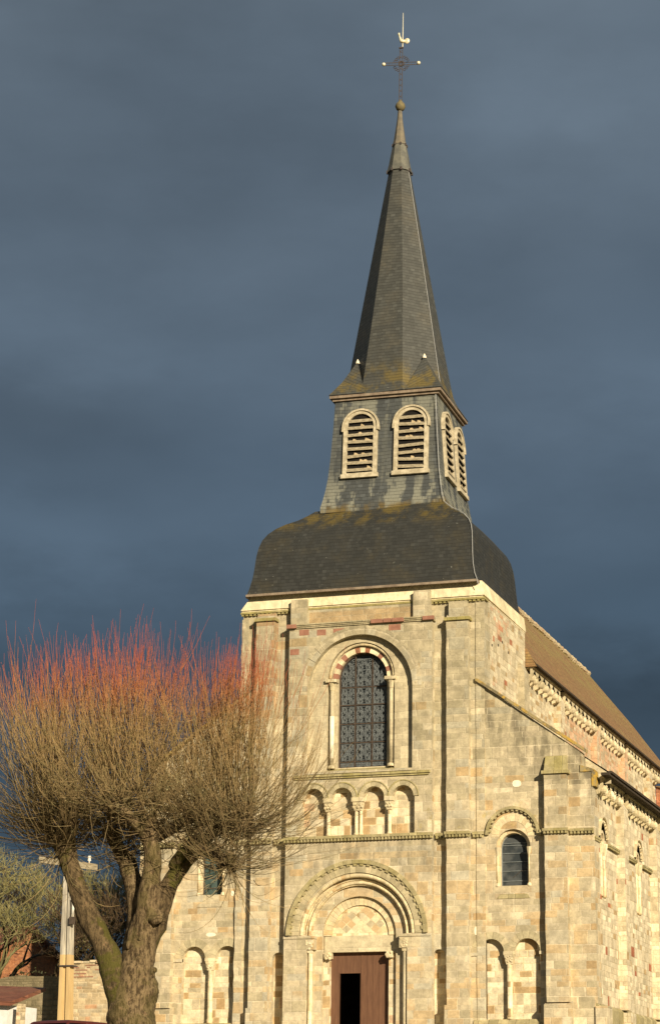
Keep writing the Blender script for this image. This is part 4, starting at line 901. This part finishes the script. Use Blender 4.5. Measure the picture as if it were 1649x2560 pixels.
# clerestory / nave
XN = 5.0
nv = child_empty('nave', church)
wl = MB(); wl.plate([(6.6, 9), (YE, 9), (YE, 15.45), (6.6, 15.45)], [arch_poly(29.0-.1, 13.1, .09, 14.0, 8), arch_poly(23.2, 13.1, .09, 14.0, 8)], XN, XN-.7, 'x'); wl.box(-4.9, -4.2, 6.6, YE, 0, 15.45); wl.box(-4.2, 4.3, YE-.6, YE, 0, 15.45); wl.build('clerestory_wall', 'side', nv)
gp_ = MB(); gp_.box(XN-.6, XN-.5, 22.8, 29.4, 12.9, 14.5); gp_.build('slit_window_backing', 'dark', nv)  # one slab behind both slits, its dark colour stands for the unlit interior
pys = [5.35, 11.8, 19.2, 25.55, 32.0]
for y in pys:
    p_ = MB(); p_.box(XN+(.031 if y < 6.6 else 0), XN+.3, y, y+.8, 9.5, 14.85); p_.hexa([(XN+(.031 if y < 6.6 else 0), y, 14.85), (XN+.3, y, 14.85), (XN+(.031 if y < 6.6 else 0), y+.8, 14.85), (XN+.3, y+.8, 14.85), (XN+(.031 if y < 6.6 else 0), y, 15.2), (XN+.12, y, 15.2), (XN+(.031 if y < 6.6 else 0), y+.8, 15.2), (XN+.12, y+.8, 15.2)]); p_.build('pilaster', 'facade' if y < 6 else 'side', nv)
prev = 6.75
for y in pys[1:]+[YE-.2]: corbel_table(XN, prev, y-.03, 14.62, 15.38, par=nv); prev = y+.83
rf = MB(); RX = .2
nseg = 16
L_ = []
for i in range(nseg+1):
    y = 6.62+(41.2-6.62)*i/nseg; ye = 6.62+(38.6-6.62)*i/nseg
    L_.append([(5.48, ye, 15.42+.03*math.sin(i*1.3)), (2.85, (y+ye)/2, 18.85-.07*math.sin(i*.7)), (RX, y, 22.1+.05*math.sin(i*1.7))])
sl1 = math.hypot(5.28, 6.7)
for i in range(nseg):
    for k in range(2):
        a, b_, c, d = L_[i][k], L_[i+1][k], L_[i+1][k+1], L_[i][k+1]
        rf.add([a, b_, c, d], [(0, 1, 2, 3)], [[(a[1], k*sl1/2), (b_[1], k*sl1/2), (c[1], (k+1)*sl1/2), (d[1], (k+1)*sl1/2)]])
a0, a1 = L_[0], L_[-1]
rf.add([(-5.1, 6.62, 15.42), a0[2], a1[2], (-5.1, 38.6, 15.42)], [(0, 1, 2, 3)]); rf.add([a1[0], a1[2], (-5.1, 38.6, 15.42)], [(0, 1, 2)])
rf.build('nave_roof', 'tile', church)
gb = MB(); gb.plate([(-4.9, 15.4), (5.0, 15.4), (.2, 21.9)], [], 6.63, 6.8); gb.build('gable', 'side', nv)
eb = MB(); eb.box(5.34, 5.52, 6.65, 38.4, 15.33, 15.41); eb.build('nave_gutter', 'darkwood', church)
rt = MB(); y = 8.
while y < 41.0: rt.tube([(RX, y, 22.12+rng.uniform(-.03, .03)), (RX, y+.36, 22.15+rng.uniform(-.03, .03))], [.15, .17], 8); y += .4
rt.build('ridge_tiles', 'rubble', church)
tp = MB(); tp.plate([(XN+.02, -.5), (9.0, -.5), (9.0, 13.2), (XN+.02, 14.6)], [], YE+.02, 44); tp.build('transept_wall', 'brick', church)
tp = MB(); tp.add([(4.9, YE-.1, 14.65), (9.3, YE-.1, 13.15), (9.3, 44, 13.15), (4.9, 44, 15.9)], [(0, 1, 2, 3)]); tp.build('transept_roof', 'tile', church)

# ================================================================== THE POLLARDED LIME
TY = -25.
tree = empty('pollarded_lime', (2.0, TY, -1.95))
tag(tree, 'big pollarded lime tree with dense red-tipped shoots in front of the church', 'tree')
def world_to(o, mb): mb.v = [(x-o.location.x, y-o.location.y, z-o.location.z) for x, y, z in mb.v]; return mb
def limb(pts, rads, n=18, sub=5, rough=.09):
    """knotty limb: resampled spline whose rings bulge with noise"""
    P = [Vector(q) for q in pts]; Q = []; Rr = []
    for i in range(len(P)-1):
        p0, p1, p2, p3 = P[max(i-1, 0)], P[i], P[i+1], P[min(i+2, len(P)-1)]
        for k in range(sub):
            t_ = k/sub; Q.append(.5*((2*p1)+(-p0+p2)*t_+(2*p0-5*p1+4*p2-p3)*t_*t_+(-p0+3*p1-3*p2+p3)*t_**3)); Rr.append(rads[i]*(1-t_)+rads[i+1]*t_)
    Q.append(P[-1]); Rr.append(rads[-1])
    mb = MB(); mb.tube(Q, Rr, n)
    out = []
    for idx, v in enumerate(mb.v):
        v = Vector(v); c = Q[min(idx//n, len(Q)-1)]; r_ = Rr[min(idx//n, len(Q)-1)]; d = (v-c)
        k = 1+rough*2.2*noise.noise(v*1.6+Vector((3, 1, 2)))+rough*1.2*noise.noise(v*4.2)+rough*.7*abs(noise.noise(v*9))-rough*1.6*max(0, .25-abs(noise.noise(Vector((v.x*5, v.y*5, v.z*.9)))))
        out.append(tuple(c+d*k))
    mb.v = out; return mb
def join(mbs):
    o = MB()
    for q in mbs: o.add(q.v, q.f)
    return o
T0 = [limb([(2.12, TY, -2.1), (2.06, TY, -1.3), (2.04, TY, -.57), (2.04, TY, .2), (2.12, TY, .9), (2.2, TY, 1.6), (2.3, TY, 2.3)], [.96, .68, .61, .57, .45, .40, .34], 40, 8, .13)]
tk = world_to(tree, join(T0)); tk.build('trunk', 'bark', tree, True)
limbs = [([(1.92, TY-.1, -.4), (1.62, TY-.15, .55), (1.23, TY-.2, 1.42), (.82, TY-.25, 2.14), (.47, TY-.3, 2.87), (.12, TY-.3, 3.7), (-.1, TY-.3, 4.3)], [.42, .36, .31, .29, .27, .26, .30], 'barkmoss'),
 ([(2.08, TY+.1, .4), (2.0, TY+.15, 1.2), (1.98, TY+.25, 2.3), (1.8, TY+.35, 3.1), (1.53, TY+.45, 3.66), (1.2, TY+.5, 4.15), (.95, TY+.5, 4.6)], [.28, .35, .31, .26, .23, .20, .17], 'bark'),
 ([(2.15, TY, .6), (2.32, TY-.03, 1.7), (2.42, TY-.1, 2.6), (2.45, TY-.1, 3.31), (2.5, TY-.15, 3.8), (2.4, TY-.2, 4.5)], [.30, .38, .34, .28, .23, .20], 'bark'),
 ([(2.18, TY+.05, .9), (2.5, TY+.1, 2.0), (2.82, TY+.2, 3.0), (3.11, TY+.3, 3.52), (3.45, TY+.4, 3.96), (3.9, TY+.4, 4.4), (4.2, TY+.4, 4.8)], [.26, .30, .26, .22, .19, .16, .13], 'barkmoss'),
 ([(3.0, TY+.2, 3.55), (3.3, TY-.1, 3.86), (3.63, TY-.3, 3.93), (4.12, TY-.5, 3.9), (4.5, TY-.55, 3.72), (4.8, TY-.55, 3.55)], [.17, .15, .125, .12, .13, .19], 'barkmoss'),
 ([(2.42, TY-.1, 4.2), (2.2, TY-.9, 4.7), (2.0, TY-1.3, 5.0)], [.18, .15, .13], 'bark'), ([(2.42, TY, 4.3), (2.8, TY+.9, 4.8), (3.0, TY+1.4, 5.1)], [.17, .14, .12], 'bark'),
 ([(3.9, TY+.4, 4.4), (4.5, TY+.2, 4.6), (5.0, TY, 4.55)], [.14, .12, .12], 'bark'), ([(0, TY-.3, 4.1), (-.5, TY-.1, 4.5), (-.9, TY+.2, 4.9)], [.17, .14, .13], 'bark'), ([(.1, TY-.3, 4.2), (.45, TY-.9, 4.7), (.6, TY-1.2, 5.)], [.17, .14, .12], 'bark')]
for P, Rd, mt_ in limbs: world_to(tree, limb(P, Rd, 16, 5, .10)).build('limb', mt_, tree, True)
bu = MB(); bu.ball((2.72, TY-.25, 2.17), .2, 14, (1, .9, 1)); bu.v = [tuple(Vector(v)+(Vector(v)-Vector((2.72, TY-.25, 2.17)))*.5*noise.noise(Vector(v)*7)) for v in bu.v]
for k in range(20):
    z = rng.uniform(-.9, 1.9); a = rng.uniform(-PI, PI); r_ = .56-.10*max(0, z); bu.ball((2.0+.12*max(z, 0)+r_*math.sin(a), TY-r_*math.cos(a)*.9, z), rng.uniform(.04, .085), 8, (1, 1, rng.uniform(.8, 1.9)))
world_to(tree, bu).split('burl', 'bark', tree, True)
kn_ = []
heads = [((-.1, -.3, 4.4), .30, 1.3), ((-.9, .2, 4.95), .18, .9), ((.6, -1.2, 5.0), .18, .8), ((.95, .5, 4.6), .2, 1.1), ((1.9, -1.3, 5.0), .2, .9), ((2.4, -.2, 4.6), .24, 1.0), ((3.0, 1.4, 5.1), .18, .8), ((3.5, .4, 4.25), .17, .6), ((4.2, .4, 4.85), .2, 1.0), ((5.0, 0, 4.55), .2, 1.4), ((4.85, -.55, 3.55), .22, .55), ((1.5, .4, 3.9), .14, .25)]
kb = MB()
for (x, y, z), r_, w_ in heads:
    o = MB(); o.ball((x, TY+y, z), r_, 14); o.v = [tuple(Vector(v)+(Vector(v)-Vector((x, TY+y, z)))*.9*noise.noise(Vector(v)*6)) for v in o.v]; kb.add(o.v, o.f)
world_to(tree, kb).split('pollard_knuckle', 'bark', tree, True)

def strand(mb, tips, pts, r0_, r1_, t0, t1, n=3):
    base = len(mb.v); mb.tube(pts, [r0_+(r1_-r0_)*i/(len(pts)-1) for i in range(len(pts))], n, cap=False)
    for i in range(len(pts)): tips += [t0+(t1-t0)*i/(len(pts)-1)]*n
tr_ = random.Random(5)
tot = sum(h_[2] for h_ in heads); sh = MB(); tips = []
def ceiling(x):          # height the shoots reach over the crown
    if x < -1.5: return 9.2+(x+2.5)*.5
    if x < 5.3: return 9.95+.25*math.sin(x*1.3)
    return 9.85-(x-5.3)**1.5*1.7
def shoot(q, d, maxl, bend, wander, top):
    pts = [q.copy()]; s_ = 0; step = .33; wv = Vector((tr_.uniform(-1, 1), tr_.uniform(-1, 1), 0))*wander
    while s_ < maxl and q.z < top:
        q = q+d*step; s_ += step; pts.append(q.copy())
        d = (d+Vector((0, 0, 1))*bend+wv+Vector((tr_.gauss(0, .06), tr_.gauss(0, .06), tr_.gauss(0, .03)))).normalized()
    return pts
def tv_(z): return max(.05, min(1, (z-4.0)/5.9))
def put(pts, r0_, r1_):
    if len(pts) > 2:
        base = len(tips); strand(sh, tips, pts, r0_, r1_, 0, 1)
        for i, p_ in enumerate(pts):
            v_ = tv_(p_.z)*.9+.1*i/len(pts)
            for k in range(3): tips[base+i*3+k] = v_
NS = 640
for (hx, hy, hz), hr, w_ in heads:
    clumps = [(tr_.uniform(0, 2*PI), tr_.choice([tr_.uniform(-15, 20), tr_.uniform(10, 50), tr_.uniform(35, 85), tr_.uniform(60, 88)])) for _ in range(int(9+14*w_))]
    for k in range(int(NS*w_/tot)):
        cz_, ce_ = tr_.choice(clumps); az = cz_+tr_.gauss(0, .22); el = math.radians(max(-25, min(88, ce_+tr_.gauss(0, 8))))
        d = Vector((math.cos(az)*math.cos(el), math.sin(az)*math.cos(el), math.sin(el))); c0 = Vector((hx, TY+hy, hz))+Vector((tr_.gauss(0, .22), tr_.gauss(0, .22), tr_.gauss(0, .16)))
        bend = tr_.uniform(.07, .22); top = ceiling(c0.x+d.x*1.6)-abs(tr_.gauss(0, .7))-.35*math.sin(cz_*7+hx*5)
        maxl = tr_.uniform(4.0, 6.6) if el > .35 else tr_.uniform(2.2, 5.0)
        if hz < 4: maxl *= .55
        pts = shoot(c0+d*hr*.6, d, maxl, bend, .03, top); put(pts, tr_.uniform(.010, .018), .0035)
        if len(pts) < 5: continue
        for e in range(tr_.choice([2, 3, 3, 4])):
            i = tr_.randrange(1, max(2, int(len(pts)*.75))); dd = (pts[i+1]-pts[i]).normalized()
            dd = (dd+Vector((tr_.uniform(-1, 1), tr_.uniform(-1, 1), tr_.uniform(-.1, .4)))*tr_.uniform(.2, .55)).normalized()
            put(shoot(pts[i].copy(), dd, (len(pts)-i)*.33*tr_.uniform(.5, 1.0), tr_.uniform(.1, .25), .02, top-abs(tr_.gauss(0, .5))), .0085, .003)
        for e in range(tr_.choice([1, 2, 3])):
            i = tr_.randrange(1, max(2, int(len(pts)*.6))); dd = Vector((tr_.uniform(-1, 1), tr_.uniform(-1, 1), tr_.uniform(-.2, .9))).normalized()
            put(shoot(pts[i].copy(), dd, tr_.uniform(.5, 1.5), .12, .02, 20), .006, .003)
# long lax shoots fanning out low from the outer heads before they turn up
for k in range(210):
    hx, hy, hz = tr_.choice([(-.1, -.3, 4.4), (-.9, .2, 4.9), (5.0, 0, 4.55), (4.85, -.55, 3.6), (4.2, .4, 4.8), (.6, -1.2, 4.9)]); az = tr_.gauss(PI if hx < 2 else 0, .75); el = math.radians(tr_.uniform(-14, 24))
    d = Vector((math.cos(az)*math.cos(el), math.sin(az)*math.cos(el), math.sin(el)))
    put(shoot(Vector((hx, TY+hy, hz))+Vector((tr_.gauss(0, .15), tr_.gauss(0, .15), tr_.gauss(0, .15))), d, tr_.uniform(1.6, 4.0), tr_.uniform(.02, .10), .04, 9), tr_.uniform(.007, .012), .003)
# tangle of short crooked growth round every knuckle and along the upper limbs
for k in range(1500):
    (hx, hy, hz), hr, w_ = tr_.choice(heads); c0 = Vector((hx, TY+hy, hz))+Vector((tr_.gauss(0, .38), tr_.gauss(0, .38), tr_.gauss(.05, .28)))
    d = Vector((tr_.gauss(0, 1), tr_.gauss(0, 1), tr_.gauss(.15, .6))).normalized(); q = c0; pts = [q.copy()]
    for _ in range(tr_.randint(3, 8)): q = q+d*.16; d = (d+Vector((tr_.gauss(0, .16), tr_.gauss(0, .16), tr_.gauss(.09, .1)))).normalized(); pts.append(q.copy())
    put(pts, .012, .004)
# a few drooping ones round the low right-hand knuckle
for k in range(170):
    hx, hy, hz = 4.85, -.55, 3.55
    if k > 70: hx, hy, hz = -.1, -.3, 4.3
    az = tr_.uniform(0, 2*PI); el = math.radians(tr_.uniform(-75, 10)); d = Vector((math.cos(az)*math.cos(el), math.sin(az)*math.cos(el), math.sin(el))); q = Vector((hx, TY+hy, hz)); pts = [q.copy()]
    for _ in range(tr_.randint(5, 14)): q = q+d*.2; d = (d+Vector((0, 0, .16))+Vector((tr_.gauss(0, .08),)*3)).normalized(); pts.append(q.copy())
    strand(sh, tips, pts, .011, .004, .05, .45)
world_to(tree, sh).build('shoots', 'twig', tree, tip=tips)

# ================================================================== BACKGROUND TREES
def bare_tree(name, x, y, z0, h_, label, mt_tw, seed, group=None, lean=0, spread=.75, cat='tree', trunk_r=.2, gen=7):
    rg = random.Random(seed); root = empty(name, (x, y, z0)); tag(root, label, cat, group)
    tw = MB(); tt = []; tk_ = MB()
    def grow(p, d, l, r_, lv):
        pts = [p.copy()]; n_ = 4
        for i in range(n_): d = (d+Vector((rg.gauss(0, .16), rg.gauss(0, .16), rg.gauss(.02, .1)))).normalized(); p = p+d*l/n_; pts.append(p.copy())
        if lv <= 1: tk_.tube(pts, [r_*(1-.3*i/n_) for i in range(n_+1)], 9)
        else: strand(tw, tt, pts, r_, r_*.6, lv/gen, min(1, (lv+1)/gen), 3 if lv > 3 else 5)
        if lv < gen:
            for k in range(rg.choice([2, 3, 3, 4]) if lv < 6 else 2):
                nd = (d+Vector((rg.uniform(-1, 1), rg.uniform(-1, 1), rg.uniform(-.3, .7)))*spread).normalized(); grow(pts[-1] if k else pts[-2], nd, l*rg.uniform(.6, .84), max(.010, r_*rg.uniform(.42, .6)), lv+1)
    grow(Vector((0, 0, 0)), Vector((lean, 0, 1)).normalized(), h_*.32, trunk_r, 0)
    tk_.build('trunk', 'barkmoss', root, True); tw.build('crown', mt_tw, root, tip=tt); return root
bare_tree('bare_tree', -14.9, 3, -.4, 8.8, 'leafless lichen-yellow tree behind the rubble wall, left of the pole', 'lichentwig', 3, 'bare trees behind the wall', -.1, .8)
bare_tree('bare_tree', -19.6, 2, -.4, 9.4, 'lichened bare tree at the very edge of the photo, above the old mossy wall', 'lichentwig', 14, 'bare trees behind the wall', .1, .85)
bare_tree('bare_tree', -16.4, 2, -.4, 8.2, 'spreading bare tree with yellowish branches above the old mossy wall', 'lichentwig', 17, 'bare trees behind the wall', .25, .9)
bare_tree('bare_tree', -12.6, 3, -.4, 8.2, 'leafless tree seen in the fork of the big lime, behind the wall', 'lichentwig', 8, 'bare trees behind the wall', .1, .8)
bare_tree('bare_tree', -17.9, 5, -.4, 9.0, 'tangled bare tree at the left edge of the photo, in front of the brick house', 'darktwig', 21, 'bare trees behind the wall', 0, .85)
bare_tree('bare_tree', -11.4, 4, -.4, 7.4, 'dark thin bare tree just right of the concrete pole, behind the wall', 'darktwig', 33, 'bare trees behind the wall', 0, .9)
def shrub(x, y, z, w_, h_, label, seed):
    rg = random.Random(seed); root = empty('evergreen_shrub', (x, y, z)); tag(root, label, 'shrub', 'evergreen shrubs behind the wall')
    lf = MB(); st2 = MB()
    for k in range(2600):
        a = Vector((rg.gauss(0, 1), rg.gauss(0, 1), rg.gauss(0, 1))).normalized()*rg.uniform(.5, 1)**.5
        n_ = 1+.35*noise.noise(a*2.2+Vector((seed, 0, 0))); c = Vector((a.x*w_*n_, a.y*w_*.7*n_, h_*.5+a.z*h_*.5*n_)); s2 = rg.uniform(.05, .1)
        u_ = Vector((rg.gauss(0, 1), rg.gauss(0, 1), rg.gauss(0, 1))).normalized(); v_ = u_.cross(Vector((rg.random(), rg.random(), rg.random()))).normalized()
        lf.add([c-u_*s2, c+v_*s2*.5, c+u_*s2, c-v_*s2*.5], [(0, 1, 2, 3)])
    for k in range(7): a = rg.uniform(0, 6.28); st2.tube([(0, 0, 0), (.3*w_*math.cos(a), .3*w_*math.sin(a), h_*.4), (.6*w_*math.cos(a), .5*w_*math.sin(a), h_*.8)], [.06, .04, .015], 6)
    lf.build('foliage', 'leafdark', root); st2.build('stems', 'bark', root)
shrub(-11.3, 0.5, -.5, 1.2, 3.7, 'dark evergreen shrub between the pole and the leaning limb of the lime', 2)
shrub(-13.6, 0, -.5, 1.5, 3.4, 'low dark evergreen shrub behind the wall, just left of the pole', 3)
shrub(-17.1, 0, -.5, 1.6, 3.6, 'dark evergreen shrub behind the old mossy wall at the left edge', 4)

# ================================================================== HOUSES BEHIND
def house(x0, x1, y0, y1, z0, ze, zr, label, wallm, seed):
    root = empty('house', ((x0+x1)/2, (y0+y1)/2, z0)); tag(root, label, 'house', 'brick houses behind the trees')
    ym = (y0+y1)/2; wl = MB(); wl.box(x0, x1, y0, y1, z0, ze); wl.plate([(y0, ze), (y1, ze), (ym, zr)], [], x0, x0+.3, 'x', True); wl.plate([(y0, ze), (y1, ze), (ym, zr)], [], x1-.3, x1, 'x', True); world_to(root, wl).build('wall', wallm, root)
    rf = MB()
    for s_, yy in ((-1, y0), (1, y1)): rf.hexa([(x0-.3, yy+s_*.4, ze-.2), (x1+.3, yy+s_*.4, ze-.2), (x0-.3, ym, zr+.02), (x1+.3, ym, zr+.02), (x0-.3, yy+s_*.4, ze-.05), (x1+.3, yy+s_*.4, ze-.05), (x0-.3, ym, zr+.17), (x1+.3, ym, zr+.17)])
    o = world_to(root, rf).build('roof', 'redtile', root)
    ch = MB(); cx = x0+(x1-x0)*.7; ch.box(cx-.4, cx+.4, ym-.3, ym+.3, zr-.6, zr+1.1); ch.box(cx-.47, cx+.47, ym-.37, ym+.37, zr+1.1, zr+1.25); world_to(root, ch).build('chimney', 'brick', root)
    for k in range(3):
        a = x0+(x1-x0)*(k+.5)/3; wi = MB(); wi.box(a-.5, a+.5, y0-.03, y0+.02, z0+(ze-z0)*.45, z0+(ze-z0)*.85); wo_ = world_to(root, wi).build('window', 'wood', root); wi = MB(); wi.box(a-.42, a+.42, y0-.045, y0-.032, z0+(ze-z0)*.48, z0+(ze-z0)*.82); world_to(root, wi).build('pane', 'glass', wo_)
M['obrick'] = masonry('orange brick', [(0, (.40, .16, .07)), (.5, (.46, .20, .09)), (.8, (.33, .13, .07))], h=.09, wd=.25, lichen=.1, seed=36, mortar=(.5, .35, .2), joint=.012, mfac=.4)
house(-34, -23.0, 15, 23, -.4, 5.0, 6.4, 'orange brick house at the left edge behind bare branches', 'obrick', 1)
house(-34, -24.9, 26, 33, -.4, 3.9, 5.4, 'low red-roofed house of rough stone glimpsed left of the concrete pole', 'oldwall', 2)

# ================================================================== WALLS, POLE, SHED, CAR
wl = MB(); N = 22
def ragwall(mb, x0, x1, y, z0, zt, th, seed):
    rg = random.Random(seed); xs = [x0+(x1-x0)*i/N for i in range(N+1)]; tops = [zt(x)+rg.uniform(-.035, .035) for x in xs]
    poly = [(x0, z0), (x1, z0)]+[(x, t2) for x, t2 in zip(xs[::-1], tops[::-1])]; mb.plate(poly, [], y, y+th, 'y', True)
ragwall(wl, -9.9, -7.5, -4, -1.0, lambda x: 2.84+.02*math.sin(x*5), .5, 1); rw_ = wl.build('rubble_wall', 'rubble')
tag(rw_, 'sunlit rubble wall with thin tile courses between the pole and the lime trunk', 'wall')
cq = MB(); k = 0
while k < 2.34: l_ = rng.uniform(.12, .34); cq.box(-9.88+k, -9.88+k+l_-.012, -4.05+rng.uniform(-.05, .04), -3.47, 2.8+rng.uniform(-.02, .02), 2.86+rng.uniform(0, .06)); k += l_
cq.build('coping', 'rubble', rw_)
tl = MB()
for z in (2.70, 2.62, 2.53, 2.40, 2.28):
    a = -9.88
    while a < -7.9:
        l_ = rng.uniform(.12, .5)
        if rng.random() < .6: tl.box(a, a+l_, -4.014, -3.98, z, z+.035, .004)
        a += l_+.03
tl.split('tile_course', 'pinkred', rw_)
wl = MB(); ragwall(wl, -22, -9.91, -4.3, -1.2, lambda x: 2.25+.15*math.sin(x*1.5)+(.12 if x > -10.8 else 0), .7, 2); ow = wl.build('old_wall', 'oldwall')
tag(ow, 'old grey mossy rubble wall left of the concrete pole', 'wall')

pole = empty('utility_pole', (-9.16, -5.5, -.6)); tag(pole, 'tapering pale concrete utility pole with a crossarm, beside the rubble wall', 'utility pole')
pb = MB()
def ipole(mb, z0, z1, w0, w1, x0_, x1_, y):
    for a, b_, d0, d1 in ((-1, -.35, .2, .2), (-.35, .35, .12, .12), (.35, 1, .2, .2)):
        mb.hexa([(x0_+a*w0, y-d0, z0), (x0_+b_*w0, y-d0, z0), (x0_+a*w0, y+d0, z0), (x0_+b_*w0, y+d0, z0), (x1_+a*w1, y-d1*.75, z1), (x1_+b_*w1, y-d1*.75, z1), (x1_+a*w1, y+d1*.75, z1), (x1_+b_*w1, y+d1*.75, z1)])
ipole(pb, -.65, 6.69, .25, .13, -9.15, -9.31, -5.5); world_to(pole, pb).build('post', 'concrete', pole)
ca = MB(); ca.hexa([(-10.41, -5.75, 6.34), (-8.16, -5.65, 5.99), (-10.41, -5.5, 6.34), (-8.16, -5.5, 5.99), (-10.41, -5.75, 6.56), (-8.16, -5.65, 6.22), (-10.41, -5.5, 6.56), (-8.16, -5.5, 6.22)]); world_to(pole, ca).build('crossarm', 'slat', pole)
for dx, zb_ in ((-8.45, 6.27),):
    i_ = MB(); i_.lathe(dx, -5.62, [(.03, zb_-.02), (.03, zb_+.06), (.08, zb_+.09), (.045, zb_+.15), (.08, zb_+.19), (.04, zb_+.27)], 10); world_to(pole, i_).build('insulator', 'ceramic', pole, True)
bd_ = MB(); bd_.tube([(-9.0, -5.75, 5.0), (-8.93, -5.78, 4.75), (-8.97, -5.75, 4.4)], [.04, .055, .045], 8); world_to(pole, bd_).build('cable_termination', 'ceramic', pole, True)
bd_ = MB(); bd_.box(-9.08, -8.9, -5.78, -5.62, 4.05, 4.32); world_to(pole, bd_).build('junction_box', 'rustbar', pole)
bd_ = MB(); bd_.box(-9.42, -8.89, -5.72, -5.28, 2.55, 2.60); world_to(pole, bd_).build('strap', 'iron', pole)

shed = empty('shed', (-2.6, -24.2, -2)); tag(shed, 'small whitewashed shed with a red tile edge at the bottom left corner', 'shed')
q = MB(); q.box(-4.2, -1.95, -24.4, -22.6, -2.1, .02); world_to(shed, q).build('wall', 'whitewash', shed)
q = MB(); q.hexa([(-4.3, -24.6, .12), (-1.75, -24.6, -.02), (-4.3, -22.5, .62), (-1.75, -22.5, .5), (-4.3, -24.6, .22), (-1.75, -24.6, .09), (-4.3, -22.5, .72), (-1.75, -22.5, .6)]); world_to(shed, q).build('roof', 'redtile', shed)
q = MB(); q.box(-3.6, -2.8, -24.44, -24.39, -2.0, -.2); do = world_to(shed, q).build('door', 'slat', shed); q = MB(); q.box(-2.95, -2.88, -24.48, -24.44, -1.15, -1.0); world_to(shed, q).build('handle', 'iron', do)
ps = MB(); ps.pier(-1.72, -1.6, -24.3, -24.0, -2.1, .05, .01); ps = ps.build('stone_post', 'rubble'); tag(ps, 'short rough stone post standing just right of the whitewashed shed', 'post')

# parked car: only its roof shows above the lower edge
car = empty('parked_car', (.55, -26.4, -2.02)); tag(car, 'maroon parked car whose roof just shows at the bottom edge left of the lime', 'car')
def section(x, y, pts): return [(x*1.0, yy, zz) for yy, zz in pts]
cb_ = MB(); sec = []
for yy, zt, w_ in ((-1.95, .62, .70), (-1.8, .82, .78), (-.95, .92, .83), (-.9, .93, .83), (1.3, .95, .83), (1.75, .92, .80), (1.9, .7, .74)):
    sec.append([(-w_, yy, .28), (w_, yy, .28), (w_+.02, yy, zt*.6), (w_-.06, yy, zt), (-w_+.06, yy, zt), (-w_-.02, yy, zt*.6)])
o = len(cb_.v); vs = [p_ for s2 in sec for p_ in s2]; fs = []
for i in range(len(sec)-1):
    for j_ in range(6): k = (j_+1) % 6; fs.append((i*6+j_, i*6+k, (i+1)*6+k, (i+1)*6+j_))
fs += [tuple(range(6))[::-1], tuple((len(sec)-1)*6+j_ for j_ in range(6))]; cb_.add(vs, fs); cb_.build('body', 'carpaint', car)
gh = MB(); gh.hexa([(-.76, -.95, .93), (.76, -.95, .93), (-.76, 1.7, .94), (.76, 1.7, .94), (-.62, -.3, 1.40), (.62, -.3, 1.40), (-.6, 1.25, 1.40), (.6, 1.25, 1.40)]); gh.build('window', 'carglass', car)
rf = MB(); rf.loft([[(-.66, -.36, 1.40), (.66, -.36, 1.40), (.64, 1.32, 1.40), (-.64, 1.32, 1.40)], [(-.62, -.28, 1.46), (.62, -.28, 1.46), (.6, 1.24, 1.46), (-.6, 1.24, 1.46)], [(-.4, -.1, 1.49), (.4, -.1, 1.49), (.4, 1.0, 1.49), (-.4, 1.0, 1.49)]]); rf.build('roof', 'carpaint', car)
pi_ = MB()
for a, b_ in (((-.76, -.95, .93), (-.62, -.3, 1.42)), ((.76, -.95, .93), (.62, -.3, 1.42)), ((-.76, 1.7, .94), (-.6, 1.25, 1.42)), ((.76, 1.7, .94), (.6, 1.25, 1.42)), ((-.79, .35, .93), (-.62, .4, 1.42)), ((.79, .35, .93), (.62, .4, 1.42))): pi_.tube([a, b_], .035, 6)
pi_.split('window_pillar', 'carpaint', car)
for sx in (-1, 1):
    for yy in (-1.2, 1.25):
        t2 = MB(); t2.tube([(sx*.68, yy, .31), (sx*.86, yy, .31)], .31, 20); o = t2.build('wheel', 'rubber', car); t2 = MB(); t2.tube([(sx*.85, yy, .31), (sx*.875, yy, .31)], .19, 14); t2.build('rim', 'cable', o)
    t2 = MB(); t2.ball((sx*.55, -1.9, .62), .12, 10, (1.2, .5, .8)); t2.build('headlight', 'ceramic', car); t2 = MB(); t2.box(sx*.62-.1, sx*.62+.1, 1.84, 1.9, .62, .82); t2.build('tail_light', 'pinkred', car)
car.rotation_euler.z = R(-16)
